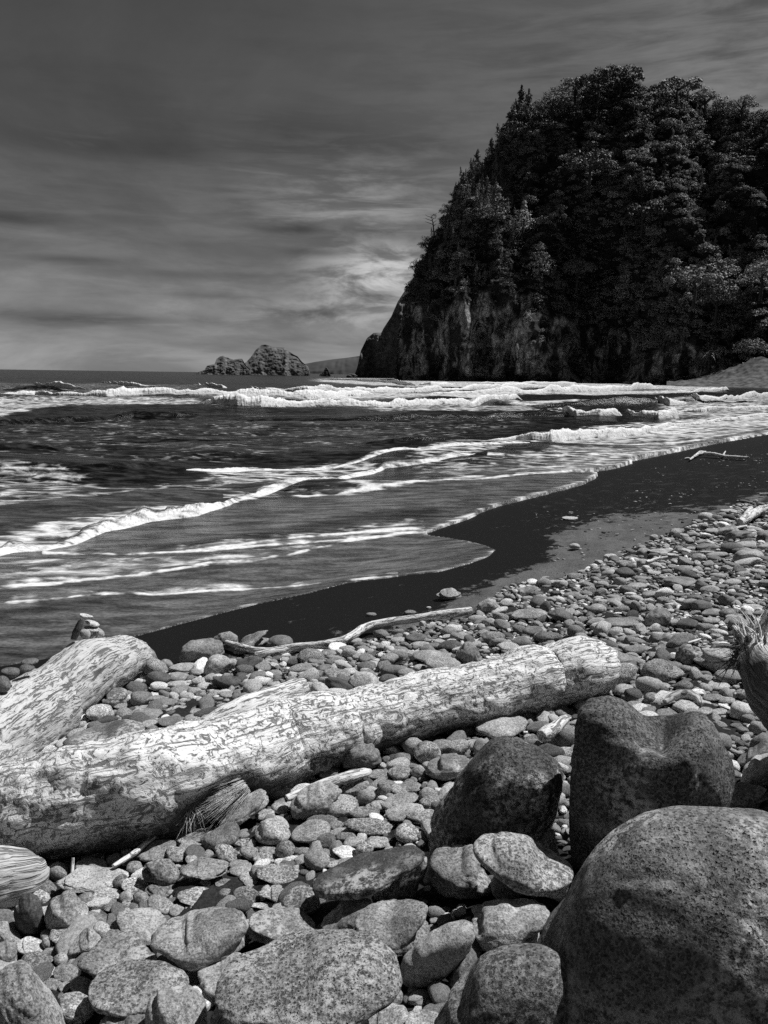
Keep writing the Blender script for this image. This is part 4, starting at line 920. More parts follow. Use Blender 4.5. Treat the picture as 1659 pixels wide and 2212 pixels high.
# (panel, outline, tone, pits, facets, short name used by neighbours, label, options)
BOULDERS = [
 ('S', [(1146, 2038), (1165, 2005), (1190, 1970), (1215, 1945), (1240, 1890), (1265, 1850), (1300, 1805), (1340, 1775), (1400, 1745), (1460, 1735), (1560, 1740), (1660, 1752), (1790, 1800), (1890, 1930), (1940, 2150), (1900, 2400), (1680, 2560), (1420, 2560), (1270, 2420), (1236, 2240), (1222, 2110), (1185, 2062)],
  .125, .7, 0, 'the huge boulder', 'huge dark domed boulder with pale lichen filling the bottom right corner', dict(kdepth=.5, lump=.03, level=6, sink=.62, nudge=.33, crack=[(1290, 1935), (1330, 1912), (1390, 1906), (1440, 1916), (1500, 1936), (1560, 1966), (1659, 2032), (1800, 2120)])),
 ('S', [(1240, 1570), (1250, 1525), (1290, 1508), (1330, 1500), (1358, 1515), (1385, 1540), (1420, 1556), (1445, 1560), (1462, 1550), (1485, 1538), (1510, 1535), (1542, 1560), (1562, 1600), (1588, 1650), (1592, 1695), (1582, 1735), (1560, 1810), (1400, 1900), (1300, 1900), (1235, 1880), (1228, 1800), (1232, 1700)],
  .085, 1.0, 1, 'the notched black boulder', 'tall black pitted boulder with two humps and a notch between, behind the huge boulder', dict(kdepth=.62, level=6, sink=.85, lump=.06)),
 ('S', [(925, 1843), (928, 1790), (940, 1745), (968, 1708), (1005, 1655), (1050, 1602), (1090, 1588), (1130, 1600), (1160, 1612), (1200, 1640), (1218, 1662), (1216, 1700), (1205, 1760), (1180, 1830), (1100, 1860), (1010, 1868), (950, 1858)],
  .072, .9, 1, 'the black leaning boulder', 'black triangular pitted boulder with a pointed top left of the notched boulder', dict(kdepth=.6, level=6, sink=.8, lump=.05)),
 ('S', [(1080, 1800), (1090, 1752), (1130, 1710), (1180, 1680), (1210, 1662), (1222, 1680), (1200, 1712), (1180, 1730), (1172, 1780), (1160, 1815), (1120, 1815)],
  .17, .4, 2, 'the grey slab', 'mid-grey slanting rock leaning against the black triangular boulder\'s right side', dict(kdepth=.5, nudge=-.16)),
 ('B', [(-290, 1150), (-270, 1060), (-200, 970), (-60, 870), (80, 820), (250, 740), (400, 700), (600, 690), (760, 720), (870, 800), (930, 900), (940, 1010), (900, 1090), (810, 1200), (650, 1240), (480, 1290), (300, 1360), (60, 1450), (-200, 1480), (-285, 1330)],
  .19, 1.0, 0, 'the big pitted oval boulder', 'large long oval boulder riddled with pits at the bottom centre', dict(kdepth=.62, level=6, lump=.05)),
 ('B', [(935, 960), (945, 890), (1020, 800), (1130, 710), (1250, 650), (1350, 630), (1405, 655), (1428, 720), (1400, 810), (1330, 910), (1230, 1010), (1110, 1080), (1020, 1085), (950, 1050)],
  .24, .15, 0, 'the tilted smooth disc', 'smooth pale flattened oval boulder tilted on its edge right of the long pitted one', dict(kdepth=.45, lump=.03)),
 ('B', [(635, 650), (650, 590), (740, 530), (900, 500), (1040, 495), (1062, 515), (1072, 610), (1130, 680), (1140, 705), (1020, 790), (930, 880), (850, 880), (770, 800), (650, 700)],
  .18, .5, 3, 'the blotchy grey boulder', 'blotchy mid-grey boulder with flat top behind the tilted smooth oval', {}),
 ('B', [(480, 630), (520, 570), (620, 500), (720, 487), (752, 512), (720, 580), (680, 640), (640, 720), (540, 740), (420, 700)],
  .18, .05, 1, 'the smooth wedge', 'smooth grey wedge of rock tucked behind the blotchy grey boulder\'s left side', {}),
 ('B', [(360, 430), (390, 360), (480, 310), (640, 260), (760, 230), (850, 190), (960, 152), (1040, 150), (1085, 190), (1060, 240), (980, 300), (900, 380), (800, 440), (740, 480), (600, 512), (480, 502), (395, 490)],
  .065, .1, 1, 'the black smooth boulder', 'long smooth black boulder with a sunk shadowed hollow beneath its left end', dict(kdepth=.5, lift=.07)),
 ('B', [(760, 490), (770, 430), (850, 360), (900, 280), (980, 205), (1060, 190), (1110, 230), (1110, 310), (1060, 390), (1045, 485), (900, 505), (790, 515)],
  .19, .7, 2, 'the rough grey block', 'rough grey pitted block leaning on the right of the long smooth black boulder', dict(kdepth=.55)),
 ('B', [(1115, 300), (1130, 212), (1240, 180), (1400, 140), (1450, 200), (1460, 300), (1530, 420), (1552, 460), (1450, 492), (1330, 502), (1200, 480), (1130, 390)],
  .16, .5, 2, 'the beaked grey boulder', 'grey boulder with a sharp beak at its lower right, below the black triangular boulder', {}),
 ('S', [(1022, 1825), (1033, 1808), (1066, 1797), (1103, 1797), (1140, 1803), (1170, 1826), (1205, 1850), (1232, 1880), (1240, 1893), (1226, 1920), (1213, 1941), (1185, 1933), (1140, 1916), (1093, 1905), (1053, 1876), (1028, 1852)],
  .25, .9, 0, 'the speckled egg', 'pale speckled egg-shaped boulder leaning down towards the huge boulder', dict(kdepth=.7, lift=.10, lump=.03)),
 ('S', [(1017, 1972), (1030, 1956), (1063, 1943), (1113, 1940), (1153, 1943), (1180, 1962), (1184, 1984), (1170, 2010), (1150, 2040), (1100, 2045), (1040, 2060), (1033, 2010)],
  .24, .2, 1, 'the pale blocky boulder', 'pale blocky smooth boulder between the tilted oval and the huge boulder', dict(kdepth=.7)),
 ('B', [(1140, 1400), (1160, 1310), (1240, 1130), (1380, 950), (1470, 850), (1600, 800), (1700, 782), (1860, 790), (1960, 850), (2020, 930), (2050, 1050), (2062, 1150), (2050, 1400), (1900, 1600), (1400, 1620)],
  .14, .9, 0, 'the round pitted boulder', 'big round-shouldered pitted grey boulder at the bottom edge left of the huge boulder', dict(kdepth=.55, level=6, lump=.04, nudge=-.12)),
 ('S', [(1138, 1803), (1152, 1792), (1172, 1789), (1186, 1787), (1198, 1793), (1204, 1830), (1212, 1862), (1218, 1880), (1180, 1875), (1150, 1840)],
  .17, .4, 2, 'the small wedge', 'small pointed grey wedge wedged behind the pale speckled egg-shaped boulder', dict(kdepth=.6, nudge=.05)),
 ('A', [(-90, 1250), (-60, 1000), (60, 925), (150, 885), (210, 940), (260, 1010), (330, 1090), (390, 1180), (430, 1290), (440, 1450), (200, 1600), (-90, 1500)],
  .19, .5, 2, 'the corner boulder', 'large mid-grey hump-backed boulder in the bottom left corner', dict(level=6)),
 ('A', [(85, 600), (100, 530), (150, 470), (205, 458), (250, 480), (270, 540), (290, 620), (280, 690), (240, 728), (170, 738), (110, 690)],
  .055, .15, 0, 'the black egg', 'upright black egg-shaped boulder at the left, below the sawn log end', dict(lump=.04)),
 ('A', [(300, 570), (335, 500), (430, 440), (470, 438), (510, 490), (560, 540), (582, 575), (520, 625), (470, 662), (400, 690), (340, 705), (305, 690), (290, 625)],
  .22, .5, 2, 'the tent-shaped grey stone', 'tent-shaped rough grey stone just right of the upright black egg', {}),
 ('A', [(365, 405), (400, 360), (510, 312), (700, 285), (815, 303), (822, 322), (770, 355), (720, 438), (610, 442), (500, 462), (400, 452)],
  .31, .25, 3, 'the pale slab', 'pale flat angular slab lying below the dark gap under the long log', dict(kdepth=.6)),
 ('A', [(920, 310), (960, 260), (1040, 230), (1110, 242), (1160, 310), (1172, 420), (1120, 395), (1050, 378), (960, 382), (920, 352)],
  .14, .7, 3, 'the pitted helmet stone', 'dark pitted helmet-shaped stone in the middle of the lower left cobbles', {}),
 ('A', [(1170, 340), (1200, 290), (1260, 252), (1330, 227), (1420, 237), (1482, 300), (1440, 322), (1330, 362), (1240, 372)],
  .18, .35, 4, 'the split slab', 'split slab with a pale top and dark broken front edge, over a black hollow', dict(lift=.03, kdepth=.7)),
 ('A', [(890, 220), (930, 160), (1000, 125), (1120, 112), (1140, 155), (1090, 200), (1000, 235), (910, 255)],
  .2, .2, 2, 'the grey sloping slab', 'grey sloping slab beside the thin stick under the long log', {}),
 ('A', [(715, 720), (730, 620), (790, 572), (850, 560), (940, 592), (1080, 632), (1092, 650), (1000, 740), (960, 800), (850, 790), (720, 795)],
  .22, .25, 2, 'the pale broken boulder', 'pale broken boulder with a chipped right side behind the jagged dark rock', {}),
 ('A', [(440, 860), (470, 790), (520, 740), (560, 680), (600, 690), (670, 770), (640, 787), (540, 817), (480, 862)],
  .18, .1, 3, 'the dart-shaped stone', 'dart-shaped angular grey stone pointing up, left of the pale broken boulder', {}),
 ('A', [(565, 1130), (590, 1060), (660, 990), (790, 930), (930, 890), (1060, 890), (1160, 920), (1230, 1000), (1190, 1060), (1060, 1140), (900, 1210), (780, 1250), (690, 1270), (610, 1215)],
  .185, .9, 0, 'the long pitted boulder', 'long pale pitted boulder on the lower left, second left of the bottom centre oval', dict(kdepth=.6, lump=.05)),
 ('A', [(500, 940), (510, 890), (520, 840), (580, 800), (700, 770), (800, 720), (900, 722), (960, 790), (1002, 835), (960, 882), (850, 925), (740, 975), (680, 1005), (600, 1010), (505, 990)],
  .13, .4, 6, 'the jagged dark rock', 'jagged broken dark rock with ridged faces above the long pale pitted boulder', dict(lump=.12)),
 ('A', [(965, 762), (1000, 700), (1100, 650), (1180, 602), (1320, 560), (1440, 545), (1560, 570), (1612, 640), (1592, 760), (1540, 832), (1400, 902), (1300, 970), (1200, 912), (1080, 852), (980, 792)],
  .165, .3, 2, 'the faceted wedge boulder', 'big smooth wedge-shaped boulder with a flat dark front pointing down', dict(kdepth=.6, lift=.02)),
 ('A', [(1290, 1040), (1310, 960), (1380, 890), (1500, 857), (1640, 862), (1720, 930), (1720, 1050), (1600, 1110), (1400, 1135), (1310, 1100)],
  .23, .1, 0, 'the smooth grey dome', 'smooth light grey domed boulder half hidden by the big pitted oval', {}),
 ('A', [(940, 1250), (960, 1160), (1030, 1080), (1110, 1052), (1240, 1057), (1300, 1100), (1340, 1170), (1345, 1400), (1140, 1480), (940, 1400)],
  .21, .3, 0, 'the rounded grey boulder', 'rounded light grey boulder at the bottom edge left of the big pitted oval', {}),
 ('A', [(640, 1320), (720, 1250), (830, 1190), (945, 1200), (950, 1400), (800, 1450), (640, 1400)],
  .13, .05, 1, 'the smooth dark boulder', 'smooth dark boulder on the bottom edge below the long pale pitted boulder', {}),
 ('B', [(-60, 640), (-40, 590), (50, 560), (200, 570), (300, 622), (392, 712), (330, 745), (200, 765), (50, 795), (-60, 765)],
  .15, .4, 1, 'the dark domed boulder', 'dark domed boulder between the flat-fronted wedge and the big pitted oval', {}),
 ('A', [(-50, 640), (50, 640), (130, 732), (142, 762), (60, 800), (-50, 810)],
  .18, .1, 1, 'the left edge boulder', 'smooth grey boulder cut by the left picture edge below the black egg', {}),
 ('A', [(-60, 800), (40, 770), (110, 800), (115, 900), (60, 940), (-60, 950)],
  .14, .1, 1, 'the lower left edge boulder', 'dark smooth boulder cut by the left picture edge above the corner boulder', {}),
 ('D', [(370, 870), (400, 800), (450, 750), (640, 700), (760, 642), (830, 640), (920, 662), (947, 742), (900, 790), (740, 860), (560, 910), (420, 915)],
  .105, .05, 0, 'the slate boulder', 'smooth dark slate-grey boulder lying behind the long log at left', dict(kdepth=.55)),
 ('D', [(610, 540), (660, 480), (700, 442), (790, 432), (830, 452), (847, 560), (790, 578), (700, 562)],
  .1, .2, 1, 'the dark hump', 'dark humped stone right of the split log, above the pale pitted round one', {}),
 ('D', [(1160, 260), (1180, 172), (1230, 132), (1370, 113), (1440, 140), (1455, 220), (1405, 275), (1300, 285), (1180, 285)],
  .19, .45, 1, 'the waterline boulder', 'broad mottled boulder at the edge of the black sand, largest of the waterline row', dict(kdepth=.7)),
 ('D', [(1380, 112), (1430, 82), (1490, 70), (1540, 100), (1547, 160), (1500, 215), (1440, 225), (1400, 180)],
  .19, .2, 1, 'the second waterline boulder', 'grey boulder peeking out behind the largest waterline boulder\'s right side', dict(nudge=.3)),
 ('D', [(1510, 212), (1570, 170), (1640, 110), (1700, 70), (1728, 75), (1738, 130), (1736, 200), (1650, 242), (1530, 245)],
  .2, .3, 2, 'the triangular waterline boulder', 'pale triangular boulder behind the thin tip of the long branch', dict(nudge=.25)),
 ('D', [(870, 180), (900, 166), (960, 166), (1000, 200), (1022, 252), (1000, 300), (920, 300), (870, 250)],
  .16, .1, 1, 'the boulder behind the split log', 'smooth grey boulder peeking out behind the right end of the split log', {}),
 ('E', [(555, 900), (570, 840), (620, 790), (680, 770), (750, 782), (800, 850), (817, 920), (760, 962), (680, 955), (560, 962)],
  .14, .2, 0, 'the dark log-foot boulder', 'dark rounded boulder resting against the near side of the long log', dict(nudge=-.08)),
 ('E', [(808, 840), (820, 770), (850, 752), (900, 782), (950, 840), (942, 872), (880, 892), (820, 872)],
  .40, .1, 1, 'the white stone', 'whitest rounded stone, lying at the foot of the long log', {}),
 ('E', [(1095, 990), (1110, 930), (1200, 870), (1290, 858), (1370, 890), (1400, 940), (1340, 1000), (1260, 1045), (1150, 1025)],
  .16, .1, 0, 'the brown smooth boulder', 'smooth dark grey oval boulder just left of the black triangular boulder', {}),
 ('E', [(220, 1200), (260, 1130), (340, 1070), (430, 1042), (510, 1057), (557, 1100), (545, 1160), (480, 1240), (430, 1270), (300, 1295), (230, 1275)],
  .2, .4, 1, 'the broad grey stone', 'broad light grey stone covering the middle of the pale plank', {}),
 ('S', [(468, 1772), (478, 1750), (505, 1730), (548, 1707), (570, 1704), (580, 1722), (578, 1738), (545, 1758), (510, 1778), (485, 1790)],
  .22, .35, 1, 'the long grey stone', 'long light grey stone pointing up beside the tuft of dry roots', {}),
 ('E', [(1283, 255), (1310, 190), (1355, 140), (1385, 135), (1425, 160), (1470, 250), (1465, 285), (1380, 300), (1300, 280)],
  .19, .2, 2, 'the pyramid stone', 'grey pyramid-shaped boulder standing behind the long log near its middle', {}),
 ('F', [(1053, 250), (1065, 190), (1110, 150), (1160, 155), (1200, 210), (1242, 242), (1225, 285), (1120, 295), (1060, 285)],
  .13, .3, 3, 'the cracked dark boulder', 'dark cracked boulder left of the double-lobed boulder near the splintered root', {}),
 ('F', [(1225, 212), (1260, 182), (1330, 178), (1400, 180), (1450, 212), (1540, 242), (1582, 300), (1560, 332), (1450, 345), (1320, 345), (1250, 305), (1235, 255)],
  .2, .45, 3, 'the lobed boulder', 'double-lobed grey boulder directly under the splintered root at right', dict(kdepth=.6)),
 ('F', [(1455, 925), (1500, 860), (1560, 810), (1640, 770), (1710, 790), (1720, 900), (1600, 960), (1490, 960)],
  .13, .3, 1, 'the shaded rock', 'dark tilted rock in the black shade at the right edge', {}),
 ('F', [(1478, 1045), (1500, 950), (1570, 880), (1700, 850), (1760, 900), (1760, 1060), (1620, 1090), (1500, 1080)],
  .25, .15, 0, 'the pale right edge boulder', 'pale smooth domed boulder cut by the right edge above the huge boulder', {}),
 ('F', [(1395, 1075), (1480, 1045), (1640, 1078), (1652, 1130), (1600, 1210), (1480, 1250), (1400, 1200)],
  .18, .5, 2, 'the pitted corner rock', 'grey pitted rock between the notched boulder and the huge boulder', {}),
 ('G', [(843, 930), (870, 870), (940, 820), (1010, 830), (1037, 880), (1022, 930), (990, 957), (900, 962)],
  .15, .1, 3, 'the angular dark boulder', 'angular dark boulder standing alone in the middle of the right hand cobbles', {}),
 ('H', [(943, 285), (1000, 235), (1080, 220), (1140, 260), (1157, 300), (1120, 320), (1000, 325)],
  .23, .2, 2, 'the lone stone on the black sand', 'pale angular boulder lying alone on the black sand', {}),
 ('H', [(1263, 410), (1290, 350), (1370, 305), (1430, 320), (1455, 370), (1400, 435), (1300, 445)],
  .23, .3, 1, 'the stone at the branch end', 'pale rounded boulder at the far end of the long thin branch', {}),
 ('G', [(20, 740), (50, 700), (110, 680), (150, 678), (165, 700), (185, 700), (185, 735), (100, 757), (35, 757)],
  .2, .3, 2, 'the sand-edge boulder', 'grey boulder at the edge of the dry sand, right of the lone pale one', {}),
 ('G', [(1320, 350), (1350, 310), (1440, 282), (1482, 330), (1425, 362), (1340, 365)],
  .18, .1, 4, 'the peaked slab', 'slanting flat slab with pale upper edge among the far right cobbles', {}),
]
def centroid(o): a = np.array(o); return (a[:, 0].min()+a[:, 0].max())/2, (a[:, 1].min()+a[:, 1].max())/2
ANCH = []
for i, (p, out, tone, pit, fac, short, label, opt) in enumerate(BOULDERS):
    o = pan(p, out); cx, cy = centroid(o); opt = dict(opt); nudge = opt.pop('nudge', 0); level = opt.pop('level', 5)
    if nudge:
        a = np.array(o); low = a[:, 1].max()-cy; opt['at_t'] = rest(cx, cy, low, opt.get('sink', .8), opt.get('lift', 0))+nudge
    b = stone('boulder', MAT_BOULDER, cx, cy, o, 40+i, tone, pit, level, fac, **opt)
    tag(b, label, 'boulder', 'boulders lying on the beach'); ANCH.append((cx, cy, short))
